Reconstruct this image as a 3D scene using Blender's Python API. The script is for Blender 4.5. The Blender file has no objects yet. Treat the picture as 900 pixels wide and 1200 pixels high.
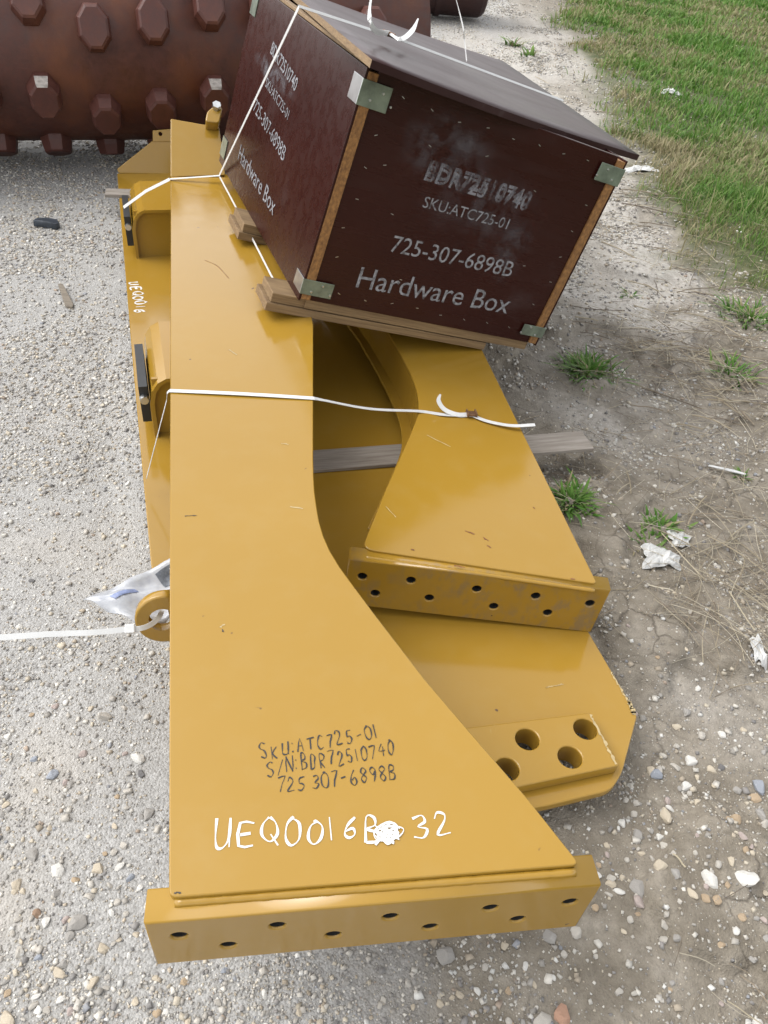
import bpy, bmesh, math, random
import numpy as np
from mathutils import Vector, Matrix

random.seed(7); rng = np.random.default_rng(7)
scene = bpy.context.scene
COL = scene.collection

# ------------------------------------------------------------------ camera
F, CX, CY = 900.0, 450.0, 600.0
TH, ROLL, CAM_H = math.radians(41), math.radians(6), 1.55
_f = np.array([0, math.cos(TH), -math.sin(TH)]); _u = np.array([0, math.sin(TH), math.cos(TH)]); _x = np.array([1., 0, 0])
CAMX = _x*math.cos(ROLL) + _u*math.sin(ROLL); CAMU = -_x*math.sin(ROLL) + _u*math.cos(ROLL); CAMF = _f
CAMO = np.array([0, 0, CAM_H])
cam = bpy.data.cameras.new('camera'); cam_o = bpy.data.objects.new('camera', cam); COL.objects.link(cam_o)
cam.sensor_fit = 'VERTICAL'; cam.sensor_height = 36.0; cam.lens = F/1200*36.0
cam.clip_start = 0.02; cam.clip_end = 2000
cam_o.matrix_world = Matrix(((CAMX[0], CAMU[0], -CAMF[0], 0), (CAMX[1], CAMU[1], -CAMF[1], 0), (CAMX[2], CAMU[2], -CAMF[2], CAM_H), (0, 0, 0, 1)))
scene.camera = cam_o
scene.render.resolution_x = 768; scene.render.resolution_y = 1024

# ------------------------------------------------------------------ world, sun, exposure
SUN_EL, SUN_AZ = math.radians(56), math.radians(-82)      # azimuth from +Y towards +X
world = bpy.data.worlds.new('World'); scene.world = world; world.use_nodes = True
nt = world.node_tree; bg = nt.nodes['Background']
sky = nt.nodes.new('ShaderNodeTexSky'); sky.sky_type = 'NISHITA'; sky.sun_disc = False
sky.sun_elevation = SUN_EL; sky.sun_rotation = SUN_AZ; sky.dust_density = 2.5; sky.air_density = 1.0
hs = nt.nodes.new('ShaderNodeHueSaturation'); hs.inputs['Saturation'].default_value = 0.13
nt.links.new(sky.outputs[0], hs.inputs['Color']); nt.links.new(hs.outputs[0], bg.inputs['Color'])
bg.inputs['Strength'].default_value = 0.15
sl = bpy.data.lights.new('sun', 'SUN'); sl.energy = 0.42; sl.angle = math.radians(45); sl.color = (1.0, 0.96, 0.9)
so = bpy.data.objects.new('sun', sl); COL.objects.link(so)
sd = Vector((math.sin(SUN_AZ)*math.cos(SUN_EL), math.cos(SUN_AZ)*math.cos(SUN_EL), math.sin(SUN_EL)))
so.rotation_euler = sd.to_track_quat('Z', 'Y').to_euler(); so.location = (0, 0, 20)
vs = scene.view_settings; vs.view_transform = 'Standard'; vs.look = 'None'; vs.gamma = 1.0; vs.use_curve_mapping = False
vs.exposure = 1.5

# ------------------------------------------------------------------ helpers
def ray(u, v): return (u-CX)/F*CAMX - (v-CY)/F*CAMU + CAMF
def un(u, v, z=0.0):
    d = ray(u, v); return CAMO + d*(z-CAMO[2])/d[2]
def unp(u, v, p, n):
    d = ray(u, v); return CAMO + d*(np.dot(np.asarray(p)-CAMO, n)/np.dot(d, n))
def proj(P):
    q = np.asarray(P, float)-CAMO; d = q@CAMF
    return CX+F*(q@CAMX)/d, CY-F*(q@CAMU)/d, d

def tag(o, label=None, cat=None, group=None, kind=None):
    if label: o['label'] = label
    if cat: o['category'] = cat
    if group: o['group'] = group
    if kind: o['kind'] = kind
    return o
def link(o, parent=None):
    COL.objects.link(o)
    if parent is not None: o.parent = parent
    return o
def empty(name, mat4=None, loc=None):
    o = bpy.data.objects.new(name, None); o.empty_display_size = 0.1; COL.objects.link(o)
    if mat4 is not None: o.matrix_world = mat4
    if loc is not None: o.location = loc
    return o
def mesh(name, verts, faces, mat=None, parent=None, smooth=False):
    me = bpy.data.meshes.new(name); me.from_pydata([tuple(map(float, v)) for v in verts], [], [tuple(f) for f in faces]); me.update()
    if mat: me.materials.append(mat)
    if smooth: me.polygons.foreach_set('use_smooth', [True]*len(me.polygons))
    return link(bpy.data.objects.new(name, me), parent)
def bm_obj(name, bm, mat=None, parent=None, smooth=False):
    me = bpy.data.meshes.new(name); bm.to_mesh(me); bm.free()
    if mat: me.materials.append(mat)
    if smooth: me.polygons.foreach_set('use_smooth', [True]*len(me.polygons))
    return link(bpy.data.objects.new(name, me), parent)
def fast_mesh(name, V, Fc, mat, k, color=None, smooth=False):
    """V (n,3), Fc (m,k) arrays -> one mesh; optional per-vertex colour"""
    me = bpy.data.meshes.new(name); n, m = len(V), len(Fc)
    me.vertices.add(n); me.vertices.foreach_set('co', V.astype(np.float32).ravel())
    me.loops.add(m*k); me.loops.foreach_set('vertex_index', Fc.astype(np.int32).ravel())
    me.polygons.add(m); me.polygons.foreach_set('loop_start', np.arange(m, dtype=np.int32)*k)
    me.update(calc_edges=True)
    if color is not None:
        a = me.color_attributes.new('col', 'FLOAT_COLOR', 'POINT')
        c4 = np.ones((n, 4), np.float32); c4[:, :3] = color; a.data.foreach_set('color', c4.ravel())
    if smooth: me.polygons.foreach_set('use_smooth', np.ones(m, dtype=bool))
    me.materials.append(mat)
    return link(bpy.data.objects.new(name, me))
def add_box(bm, lo, hi, bevel=0.0):
    lo = Vector(lo); hi = Vector(hi); c = (lo+hi)/2; s = hi-lo
    r = bmesh.ops.create_cube(bm, size=1.0, matrix=Matrix.Translation(c) @ Matrix.Diagonal((s.x, s.y, s.z, 1)))
    if bevel:
        es = list({e for v in r['verts'] for e in v.link_edges})
        bmesh.ops.bevel(bm, geom=es, offset=bevel, segments=2, affect='EDGES', profile=0.5)
def box(name, lo, hi, mat, parent=None, bevel=0.0):
    bm = bmesh.new(); add_box(bm, lo, hi, bevel); return bm_obj(name, bm, mat, parent)
def from_curve(cu, M=None):
    o = bpy.data.objects.new('tmp', cu); COL.objects.link(o)
    dg = bpy.context.evaluated_depsgraph_get()
    me = bpy.data.meshes.new_from_object(o.evaluated_get(dg)); bpy.data.objects.remove(o); bpy.data.curves.remove(cu)
    if M is not None: me.transform(M)
    return me
def plate(name, loops, z0, z1, mat, parent=None, bevel=0.002, M=None):
    """extruded 2-D outline (first loop) with holes (other loops), bevelled rim, between local z0 and z1"""
    cu = bpy.data.curves.new(name, 'CURVE'); cu.dimensions = '2D'; cu.fill_mode = 'BOTH'
    for lp in loops:
        s = cu.splines.new('POLY'); s.points.add(len(lp)-1)
        for p, q in zip(s.points, lp): p.co = (float(q[0]), float(q[1]), 0, 1)
        s.use_cyclic_u = True
    cu.extrude = (z1-z0)/2-bevel; cu.bevel_depth = bevel; cu.bevel_resolution = 1; cu.offset = -bevel
    T = Matrix.Translation((0, 0, (z0+z1)/2))
    me = from_curve(cu, (M @ T) if M is not None else T)
    me.name = name; me.materials.clear(); me.materials.append(mat)
    return link(bpy.data.objects.new(name, me), parent)
def circle(cx, cy, r, n=20): return [(cx+r*math.cos(2*math.pi*i/n), cy+r*math.sin(2*math.pi*i/n)) for i in range(n)]
def round_poly(pts, rad, seg=4):
    out = []; n = len(pts)
    for i, p in enumerate(pts):
        r = rad[i] if hasattr(rad, '__len__') else rad
        p = Vector(p[:2]); a = Vector(pts[i-1][:2])-p; b = Vector(pts[(i+1) % n][:2])-p
        if r <= 0: out.append((p.x, p.y)); continue
        d = min(r, a.length*.45, b.length*.45); pa = p+a.normalized()*d; pb = p+b.normalized()*d
        for k in range(seg+1):
            t = k/seg; q = pa*(1-t)**2+p*2*t*(1-t)+pb*t*t; out.append((q.x, q.y))
    return out
def wall(name, pts, z0, z1, th, mat, parent=None):
    """upright strip of thickness th following 2-D points"""
    P = [Vector(p[:2]) for p in pts]; L = []; Rr = []
    for i, p in enumerate(P):
        t = (P[min(i+1, len(P)-1)]-P[max(i-1, 0)]).normalized(); n = Vector((-t.y, t.x))*th/2
        L.append(p+n); Rr.append(p-n)
    V = []; Fc = []
    for i in range(len(P)): V += [(L[i].x, L[i].y, z0), (Rr[i].x, Rr[i].y, z0), (Rr[i].x, Rr[i].y, z1), (L[i].x, L[i].y, z1)]
    for i in range(len(P)-1):
        a = 4*i; b = a+4
        for k in range(4): Fc.append((a+k, a+(k+1) % 4, b+(k+1) % 4, b+k))
    e = 4*(len(P)-1); Fc += [(3, 2, 1, 0), (e, e+1, e+2, e+3)]
    return mesh(name, V, Fc, mat, parent)
def smooth_path(pts, n=8):
    """Catmull-Rom"""
    P = [np.asarray(p, float) for p in pts]; P = [2*P[0]-P[1]]+P+[2*P[-1]-P[-2]]; out = []
    for i in range(1, len(P)-2):
        for k in range(n):
            t = k/n; a, b, c, d = P[i-1], P[i], P[i+1], P[i+2]
            out.append(.5*((2*b)+(-a+c)*t+(2*a-5*b+4*c-d)*t*t+(-a+3*b-3*c+d)*t**3))
    out.append(P[-2]); return out
def ribbon(name, pts, nrm, w, th, mat, parent=None, smooth=False):
    """flat strap: pts 3-D, nrm facing directions"""
    V = []; Fc = []; n = len(pts)
    for i in range(n):
        p = np.asarray(pts[i], float); t = np.asarray(pts[min(i+1, n-1)], float)-np.asarray(pts[max(i-1, 0)], float); t /= np.linalg.norm(t)
        nn = np.asarray(nrm[i] if hasattr(nrm[0], '__len__') else nrm, float); s = np.cross(t, nn); s /= np.linalg.norm(s); nn = np.cross(s, t)
        ww = w[i] if hasattr(w, '__len__') else w
        for a, b in ((-1, 0), (1, 0), (1, 1), (-1, 1)): V.append(p+s*a*ww/2+nn*b*th)
    for i in range(n-1):
        a = 4*i; b = a+4
        for k in range(4): Fc.append((a+k, a+(k+1) % 4, b+(k+1) % 4, b+k))
    e = 4*(n-1); Fc += [(3, 2, 1, 0), (e, e+1, e+2, e+3)]
    return mesh(name, V, Fc, mat, parent, smooth)
def tube_geo(pts, r, n=6):
    V = []; Fc = []; m = len(pts)
    for i in range(m):
        p = np.asarray(pts[i], float); t = np.asarray(pts[min(i+1, m-1)], float)-np.asarray(pts[max(i-1, 0)], float); t /= np.linalg.norm(t)+1e-9
        a = np.cross(t, (0, 0, 1.) if abs(t[2]) < .9 else (1., 0, 0)); a /= np.linalg.norm(a); b = np.cross(t, a); rr = r[i] if hasattr(r, '__len__') else r
        for k in range(n):
            an = 2*math.pi*k/n; V.append(p+rr*(a*math.cos(an)+b*math.sin(an)))
    for i in range(m-1):
        for k in range(n): Fc.append((i*n+k, i*n+(k+1) % n, (i+1)*n+(k+1) % n, (i+1)*n+k))
    Fc += [tuple(range(n))[::-1], tuple(range((m-1)*n, m*n))]
    return V, Fc
def tube(name, pts, r, mat, parent=None, n=8):
    V, Fc = tube_geo(pts, r, n); return mesh(name, V, Fc, mat, parent, True)

# numpy value noise
_T = rng.random((256, 256))
def vnoise(x, y):
    xi = np.floor(x).astype(int); yi = np.floor(y).astype(int); fx = x-xi; fy = y-yi
    fx = fx*fx*(3-2*fx); fy = fy*fy*(3-2*fy); g = lambda a, b: _T[a & 255, b & 255]
    return (g(xi, yi)*(1-fx)+g(xi+1, yi)*fx)*(1-fy)+(g(xi, yi+1)*(1-fx)+g(xi+1, yi+1)*fx)*fy
def fbm(x, y, o=4):
    s = 0; a = .5; t = 0
    for k in range(o): s = s+a*vnoise(x*2**k+17.3*k, y*2**k+5.1*k); t += a; a *= .5
    return s/t
def sstep(a, b, x): t = np.clip((x-a)/(b-a), 0, 1); return t*t*(3-2*t)

# ------------------------------------------------------------------ materials
K = 0.62            # overall albedo level
def lin(r, g, b): return tuple(K*((c/255+.055)/1.055)**2.4 if c/255 > .04045 else K*c/255/12.92 for c in (r, g, b))
def new_mat(name):
    m = bpy.data.materials.new(name); m.use_nodes = True; n = m.node_tree; b = n.nodes['Principled BSDF']; return m, n, b
def N(n, t, **kw):
    o = n.nodes.new(t)
    for k, v in kw.items():
        if k in o.inputs.keys() if isinstance(k, str) else False: o.inputs[k].default_value = v
        else: setattr(o, k, v)
    return o
def noise(n, scale, detail=4, rough=.55, coord='Object', stretch=None, rot=None):
    tc = n.nodes.new('ShaderNodeTexCoord'); t = n.nodes.new('ShaderNodeTexNoise')
    t.inputs['Scale'].default_value = scale; t.inputs['Detail'].default_value = detail; t.inputs['Roughness'].default_value = rough
    src = tc.outputs[coord]
    if stretch:
        mp = n.nodes.new('ShaderNodeMapping'); mp.inputs['Scale'].default_value = stretch
        if rot: mp.inputs['Rotation'].default_value = rot
        n.links.new(src, mp.inputs[0]); src = mp.outputs[0]
    n.links.new(src, t.inputs['Vector']); return t.outputs['Fac']
def ramp(n, fac, stops):
    r = n.nodes.new('ShaderNodeValToRGB'); e = r.color_ramp.elements
    while len(e) < len(stops): e.new(0.5)
    for x, (p, c) in zip(e, stops): x.position = p; x.color = (*c, 1) if len(c) == 3 else c
    n.links.new(fac, r.inputs[0]); return r.outputs[0]
def mix(n, fac, a, b, mode='MIX'):
    m = n.nodes.new('ShaderNodeMix'); m.data_type = 'RGBA'; m.blend_type = mode
    for s, v in ((m.inputs[0], fac), (m.inputs[6], a), (m.inputs[7], b)):
        if hasattr(v, 'links') or isinstance(v, bpy.types.NodeSocket): n.links.new(v, s)
        else: s.default_value = v if isinstance(v, float) else (*v, 1)
    return m.outputs[2]
def math_n(n, op, a, b=None, clamp=False):
    m = n.nodes.new('ShaderNodeMath'); m.operation = op; m.use_clamp = clamp
    for i, v in enumerate((a, b)):
        if v is None: continue
        if isinstance(v, bpy.types.NodeSocket): n.links.new(v, m.inputs[i])
        else: m.inputs[i].default_value = v
    return m.outputs[0]
def bump(n, b, h, strength=.3, dist=.005):
    m = n.nodes.new('ShaderNodeBump'); m.inputs['Strength'].default_value = strength; m.inputs['Distance'].default_value = dist
    n.links.new(h, m.inputs['Height']); n.links.new(m.outputs[0], b.inputs['Normal'])
def attr(n, name):
    a = n.nodes.new('ShaderNodeAttribute'); a.attribute_name = name; return a

def yellow_mat(name, dirt=0.0):
    m, n, b = new_mat(name)
    big = noise(n, 1.6, 3); fine = noise(n, 14, 5, .6)
    c = mix(n, ramp(n, big, [(.3, (0, 0, 0)), (.7, (1, 1, 1))]), (0.41, 0.234, 0.028), (0.435, 0.251, 0.034))
    # thin dust film
    c = mix(n, ramp(n, fine, [(.48, (0, 0, 0)), (.85, (.1, .1, .1))]), c, (0.50, 0.38, 0.18))
    # scuffs: sparse stretched flecks
    sc = noise(n, 9, 6, .7, stretch=(1.0, .16, 1.0), rot=(0, 0, .5))
    c = mix(n, ramp(n, sc, [(.70, (0, 0, 0)), (.74, (.35, .35, .35))]), c, (0.62, 0.50, 0.27))
    fl = noise(n, 26, 2, .5)
    c = mix(n, ramp(n, fl, [(.775, (0, 0, 0)), (.79, (1, 1, 1))]), c, (0.12, 0.06, 0.025))
    if dirt:
        d1 = noise(n, 5.0, 4, .6, stretch=(1, 1, 1)); d2 = noise(n, 30, 5, .65, stretch=(1, .5, .5))
        k = math_n(n, 'MULTIPLY', ramp(n, d1, [(.40, (0, 0, 0)), (.54, (1, 1, 1))]), ramp(n, d2, [(.47, (0, 0, 0)), (.60, (1, 1, 1))]))
        c = mix(n, math_n(n, 'MULTIPLY', k, dirt), c, (0.20, 0.17, 0.14))
    c = mix(n, 1.0, c, (.66, .66, .66), 'MULTIPLY'); n.links.new(c, b.inputs['Base Color'])
    n.links.new(ramp(n, fine, [(.3, (.09, .09, .09)), (.75, (.2, .2, .2))]), b.inputs['Roughness'])
    b.inputs['Specular IOR Level'].default_value = 0.5; b.inputs['IOR'].default_value = 1.5
    pe = noise(n, 420, 2, .5); wv = noise(n, 6, 2, .5)
    h = math_n(n, 'ADD', math_n(n, 'MULTIPLY', pe, .12), wv); bump(n, b, h, .05, .003)
    return m
M_YEL = yellow_mat('yellow_paint'); M_YELD = yellow_mat('yellow_paint_scuffed', 0.5)

def simple(name, col, rough=.5, var=.15, scale=8, metal=0.0, bumpk=0.0, bscale=60, spec=.5):
    m, n, b = new_mat(name); f = noise(n, scale, 5, .6)
    if not metal: col = tuple(c*.68 for c in col)
    lo = tuple(c*(1-var) for c in col); hi = tuple(min(1, c*(1+var)) for c in col)
    n.links.new(ramp(n, f, [(.3, lo), (.7, hi)]), b.inputs['Base Color'])
    b.inputs['Roughness'].default_value = rough; b.inputs['Metallic'].default_value = metal; b.inputs['Specular IOR Level'].default_value = spec
    if bumpk: bump(n, b, noise(n, bscale, 4), bumpk, .003)
    return m
M_STRAP = simple('white_strapping', (0.78, 0.78, 0.76), .35, .06, 20)
M_RUB = simple('black_rubber', (0.018, 0.019, 0.02), .45, .3, 30)
M_STEEL = simple('zinc_steel', (0.55, 0.56, 0.56), .3, .15, 20, 1.0)
M_GALV = simple('galvanised_bracket', (0.17, 0.205, 0.16), .3, .35, 22, .5, .2, 90)
M_SEAL = simple('rusty_seal', (0.16, 0.085, 0.045), .5, .3, 60, .4)
M_INK = simple('black_marker', (0.018, 0.016, 0.015), .5, .2, 30)
M_PAINTPEN = simple('white_paint_marker', (0.80, 0.79, 0.76), .5, .06, 60)
M_SCRAPE = simple('scraped_primer', (0.52, 0.40, 0.20), .5, .25, 60)
M_CHIPR = simple('rust_chip', (0.20, 0.07, 0.025), .7, .3, 60)
M_DARK = simple('hollow_shade', (0.02, 0.018, 0.015), .8)  # near-black that paints the shade inside the bolt holes

def wood_mat(name, a, b_, scale=(1, 14, 14), rough=.75):
    m, n, b = new_mat(name); f = noise(n, 7, 6, .6, stretch=scale); g = noise(n, 2.5, 3)
    c = ramp(n, f, [(.28, a), (.52, tuple((x+y)/2 for x, y in zip(a, b_))), (.75, b_)])
    c = mix(n, math_n(n, 'MULTIPLY', g, .35), c, tuple(x*.6 for x in a)); n.links.new(c, b.inputs['Base Color'])
    b.inputs['Roughness'].default_value = rough; bump(n, b, f, .35, .002); return m
M_SLAT = wood_mat('weathered_slat', lin(140, 128, 114), lin(198, 190, 180))
M_RUN = wood_mat('runner_ply', lin(118, 90, 58), lin(180, 150, 106), (1, 6, 40))
M_ENDG = wood_mat('plywood_edge', lin(112, 72, 36), lin(204, 150, 84), (16, 6, 11))

def film_mat():
    m, n, b = new_mat('brown_film_plywood')
    f = noise(n, 3, 5, .6); g = noise(n, 24, 5, .65, stretch=(.15, 1, 1))
    c = ramp(n, f, [(.3, (0.022, 0.0048, 0.0034)), (.7, (0.029, 0.007, 0.005))])
    c = mix(n, ramp(n, g, [(.55, (0, 0, 0)), (.8, (.4, .4, .4))]), c, (0.03, 0.013, 0.011))
    d = noise(n, 2.2, 5, .7)
    c = mix(n, ramp(n, d, [(.62, (0, 0, 0)), (.8, (.3, .3, .3))]), c, (0.08, 0.065, 0.065))
    n.links.new(c, b.inputs['Base Color']); n.links.new(ramp(n, g, [(.3, (.2, .2, .2)), (.8, (.4, .4, .4))]), b.inputs['Roughness'])
    b.inputs['Specular IOR Level'].default_value = .24; bump(n, b, noise(n, 2.0, 2), .12, .004); return m
M_FILM = film_mat()
def lid_mat():
    m, n, b = new_mat('grey_brown_film_lid')
    f = noise(n, 5, 6, .65, stretch=(.35, 3.5, 1)); g = noise(n, 2.0, 4)
    c = ramp(n, f, [(.3, (0.024, 0.0105, 0.010)), (.62, (0.036, 0.018, 0.018)), (.8, (0.075, 0.058, 0.058))])
    n.links.new(c, b.inputs['Base Color']); n.links.new(ramp(n, g, [(.3, (.34, .34, .34)), (.8, (.5, .5, .5))]), b.inputs['Roughness']); b.inputs['Specular IOR Level'].default_value = .15
    return m
M_LID = lid_mat()
def print_mat():
    m, n, b = new_mat('worn_white_print'); f = noise(n, 70, 4, .6)
    n.links.new(ramp(n, f, [(.32, (0.045, 0.035, 0.035)), (.46, (0.16, 0.16, 0.17)), (.62, (0.25, 0.25, 0.265))]), b.inputs['Base Color']); b.inputs['Roughness'].default_value = .6; return m
M_PRINT = print_mat()
def smear_mat():
    m, n, b = new_mat('smeared_print'); f = noise(n, 38, 4, .6, stretch=(1, 1, .35)); b.inputs['Base Color'].default_value = (.24, .24, .26, 1); b.inputs['Roughness'].default_value = .6
    n.links.new(ramp(n, f, [(.40, (.08, .08, .08)), (.62, (.75, .75, .75))]), b.inputs['Alpha']); return m
M_SMEAR = smear_mat()
def rust_mat(name, dark, orange, amount):
    m, n, b = new_mat(name); f = noise(n, 2.6, 7, .65); g = noise(n, 22, 6, .7); s = noise(n, 3.5, 5, .6, stretch=(1, 1, .18))
    base = ramp(n, g, [(.3, dark), (.75, tuple(x*1.9 for x in dark))])
    k = math_n(n, 'MULTIPLY', ramp(n, f, [(.42, (0, 0, 0)), (.62, (1, 1, 1))]), ramp(n, s, [(.40, (.1, .1, .1)), (.62, (1, 1, 1))]))
    c = mix(n, math_n(n, 'MULTIPLY', k, amount), base, orange); n.links.new(c, b.inputs['Base Color'])
    n.links.new(ramp(n, g, [(.3, (.42, .42, .42)), (.8, (.75, .75, .75))]), b.inputs['Roughness']); bump(n, b, g, .35, .004); return m
M_RUST = rust_mat('rusty_drum_steel', (0.047, 0.0145, 0.0095), (0.13, 0.040, 0.013), .8)
M_STUD = rust_mat('rusty_stud_steel', (0.052, 0.0155, 0.0105), (0.11, 0.038, 0.016), .6)
M_MAROON = rust_mat('maroon_roller_steel', (0.022, 0.008, 0.007), (0.05, 0.015, 0.009), .5)
M_WORN = simple('bare_worn_steel', (0.34, 0.31, 0.28), .5, .4, 40, .3)

def stone_mat():
    m, n, b = new_mat('loose_stone'); a = attr(n, 'col'); f = noise(n, 55, 5, .6)
    c = mix(n, 1.0, a.outputs['Color'], ramp(n, f, [(.25, (.62, .62, .62)), (.75, (1, 1, 1))]), 'MULTIPLY')
    n.links.new(c, b.inputs['Base Color']); b.inputs['Roughness'].default_value = .85; b.inputs['Specular IOR Level'].default_value = .25
    bump(n, b, noise(n, 260, 4), .4, .002); return m
M_PEB = stone_mat()
def veg_mat(name, rough=.55, trans=True):
    m, n, b = new_mat(name); a = attr(n, 'col'); n.links.new(a.outputs['Color'], b.inputs['Base Color']); b.inputs['Roughness'].default_value = rough
    b.inputs['Specular IOR Level'].default_value = .25
    if trans:
        t = n.nodes.new('ShaderNodeBsdfTranslucent'); n.links.new(a.outputs['Color'], t.inputs[0]); mx = n.nodes.new('ShaderNodeMixShader'); mx.inputs[0].default_value = .3
        n.links.new(b.outputs[0], mx.inputs[1]); n.links.new(t.outputs[0], mx.inputs[2]); n.links.new(mx.outputs[0], n.nodes['Material Output'].inputs[0])
    return m
M_GRASS = veg_mat('grass_blades'); M_STRAW = veg_mat('dry_straw', .7, False)

def ground_mat():
    m, n, b = new_mat('ground_soil_and_gravel'); a = attr(n, 'mask'); sep = n.nodes.new('ShaderNodeSeparateColor'); n.links.new(a.outputs['Color'], sep.inputs[0])
    gr, pale, lawn = sep.outputs
    f1 = noise(n, 2.2, 6, .6); f2 = noise(n, 45, 5, .65); f3 = noise(n, 160, 4, .6); f4 = noise(n, 9, 5, .6)
    tc = n.nodes.new('ShaderNodeTexCoord'); vo = n.nodes.new('ShaderNodeTexVoronoi'); vo.inputs['Scale'].default_value = 210; n.links.new(tc.outputs['Object'], vo.inputs['Vector'])
    vo2 = n.nodes.new('ShaderNodeTexVoronoi'); vo2.inputs['Scale'].default_value = 60; n.links.new(tc.outputs['Object'], vo2.inputs['Vector'])
    soil = ramp(n, f4, [(.25, (0.20, 0.172, 0.132)), (.5, (0.35, 0.308, 0.244)), (.75, (0.52, 0.468, 0.388))])
    soil = mix(n, ramp(n, f2, [(.35, (.4, .4, .4)), (.7, (0, 0, 0))]), soil, (0.14, 0.115, 0.088))
    vs_ = n.nodes.new('ShaderNodeSeparateColor'); n.links.new(vo.outputs['Color'], vs_.inputs[0])
    peb = ramp(n, vs_.outputs[0], [(.0, (0.38, 0.37, 0.352)), (.5, (0.50, 0.49, 0.47)), (1, (0.64, 0.63, 0.61))])
    fines = ramp(n, f2, [(.3, (0.36, 0.345, 0.315)), (.7, (0.57, 0.555, 0.52))])
    gravel = mix(n, ramp(n, f1, [(.42, (.8, .8, .8)), (.62, (.5, .5, .5))]), fines, peb)
    vc = n.nodes.new('ShaderNodeTexVoronoi'); vc.feature = 'DISTANCE_TO_EDGE'; vc.inputs['Scale'].default_value = 9; wp = n.nodes.new('ShaderNodeMix'); wp.data_type = 'VECTOR'; wp.inputs[0].default_value = .14
    nz = n.nodes.new('ShaderNodeTexNoise'); nz.inputs['Scale'].default_value = 6; nz.inputs['Detail'].default_value = 5; n.links.new(tc.outputs['Object'], nz.inputs['Vector']); n.links.new(tc.outputs['Object'], wp.inputs[4]); n.links.new(nz.outputs['Color'], wp.inputs[5]); n.links.new(wp.outputs[1], vc.inputs['Vector'])
    crack = ramp(n, vc.outputs['Distance'], [(.0, (1, 1, 1)), (.035, (0, 0, 0))]); crm = math_n(n, 'MULTIPLY', crack, ramp(n, f1, [(.45, (0, 0, 0)), (.6, (.7, .7, .7))]))
    soil = mix(n, crm, soil, (0.07, 0.056, 0.044))
    palec = ramp(n, f2, [(.3, (0.46, 0.425, 0.375)), (.7, (0.70, 0.66, 0.60))])
    lawnc = ramp(n, f4, [(.3, (0.075, 0.10, 0.035)), (.7, (0.17, 0.165, 0.085))])
    c = mix(n, gr, soil, gravel); c = mix(n, pale, c, palec); c = mix(n, lawn, c, lawnc); c = mix(n, 1.0, c, (K, K, K), 'MULTIPLY')
    n.links.new(c, b.inputs['Base Color']); b.inputs['Roughness'].default_value = .92; b.inputs['Specular IOR Level'].default_value = .2
    h = math_n(n, 'ADD', math_n(n, 'MULTIPLY', math_n(n, 'SUBTRACT', 1.0, vo.outputs['Distance']), .5), math_n(n, 'ADD', f2, math_n(n, 'MULTIPLY', f3, .35)))
    bump(n, b, h, .75, .006); return m
M_GROUND = ground_mat()

# ------------------------------------------------------------------ ground sheet
LAWN_PX = [(655, 0), (700, 120), (735, 220), (800, 300), (900, 345)]
_lw = sorted([un(u, v)[:2] for u, v in LAWN_PX], key=lambda p: p[1])
_ly = np.array([-5, 1.0, 2.5, 3.3]+[p[1] for p in _lw]+[60.]); _lx = np.array([3.4, 2.6, 2.0, 1.95]+[p[0] for p in _lw]+[3.0])
def lawn_mask(x, y):
    d = x-np.interp(y, _ly, _lx)+(fbm(x*1.3, y*1.3)-.5)*1.3+(fbm(x*7, y*7, 2)-.5)*.35
    return sstep(-.18, .28, d)
def gravel_mask(x, y):
    xb = np.interp(y, [0, .35, .7, 1.2, 4, 5, 7, 40], [.35, .28, .05, -.2, -.2, .1, .9, 1.6])
    d = xb-x+(fbm(x*2.3+9, y*2.3)-.5)*.7
    return sstep(-.12, .22, d)
def blob(x, y, u, v, rx, ry):
    p = un(u, v); return np.exp(-(((x-p[0])/rx)**2+((y-p[1])/ry)**2))
def pale_mask(x, y):
    s = 1.5*blob(x, y, 715, 320, .32, .55)+1.4*blob(x, y, 660, 200, .35, 1.4)+blob(x, y, 610, 60, .8, 3)+.35*blob(x, y, 840, 830, .14, .12)+.6*blob(x, y, 760, 500, .25, .2)+.5*blob(x, y, 650, 440, .15, .2)+.6*blob(x, y, 760, 300, .3, .4)
    s = s+.55*blob(x, y, 40, 900, .12, .12)+.25*blob(x, y, 70, 640, .35, .16)+.35*blob(x, y, 60, 480, .5, .15)+.5*blob(x, y, 10, 1070, .08, .1)
    return np.clip(s*(.35+1.3*sstep(.35, .65, fbm(x*4, y*4))), 0, 1)
def stack_mask(x, y):
    """1 below the stack of steel arms, where the ground is pressed flat"""
    xl = np.interp(y, [.4, 1.5, 4.6], [-.75, -.75, -1.85]); xr = np.interp(y, [.4, .9, 1.3, 2.6, 4.6], [.45, .60, .66, .40, -.5])
    return sstep(-.02, .12, x-xl)*sstep(-.02, .12, xr-x)*sstep(.45, .6, y)*(1-sstep(4.7, 5.0, y))
def ground_h(x, y):
    g = gravel_mask(x, y); lw = lawn_mask(x, y)
    h = (fbm(x*1.1, y*1.1, 3)-.5)*.05+(fbm(x*5, y*5, 4)-.5)*(.022*(1-g)+.006)+(fbm(x*22, y*22, 3)-.5)*(.011*(1-g)+.003)
    h = h-.012+.03*lw+(1-g)*(1-lw)*.03*(sstep(.50, .56, fbm(x*2.7+40, y*2.7+7))-.5)*(1-sstep(6, 9, y))
    s = stack_mask(x, y)
    return h*(1-s)+(-.004)*s
def axis(lo, hi, flo, fhi, step):
    a = list(np.arange(flo, fhi+1e-6, step)); s = step; p = flo; L = []
    while p > lo: s *= 1.14; p -= s; L.append(p)
    s = step; p = fhi; R_ = []
    while p < hi: s *= 1.14; p += s; R_.append(p)
    return np.array(L[::-1]+a+R_)
gx = axis(-400, 400, -1.5, 2.1, .011); gy = axis(-400, 900, .25, 4.0, .011)
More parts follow.
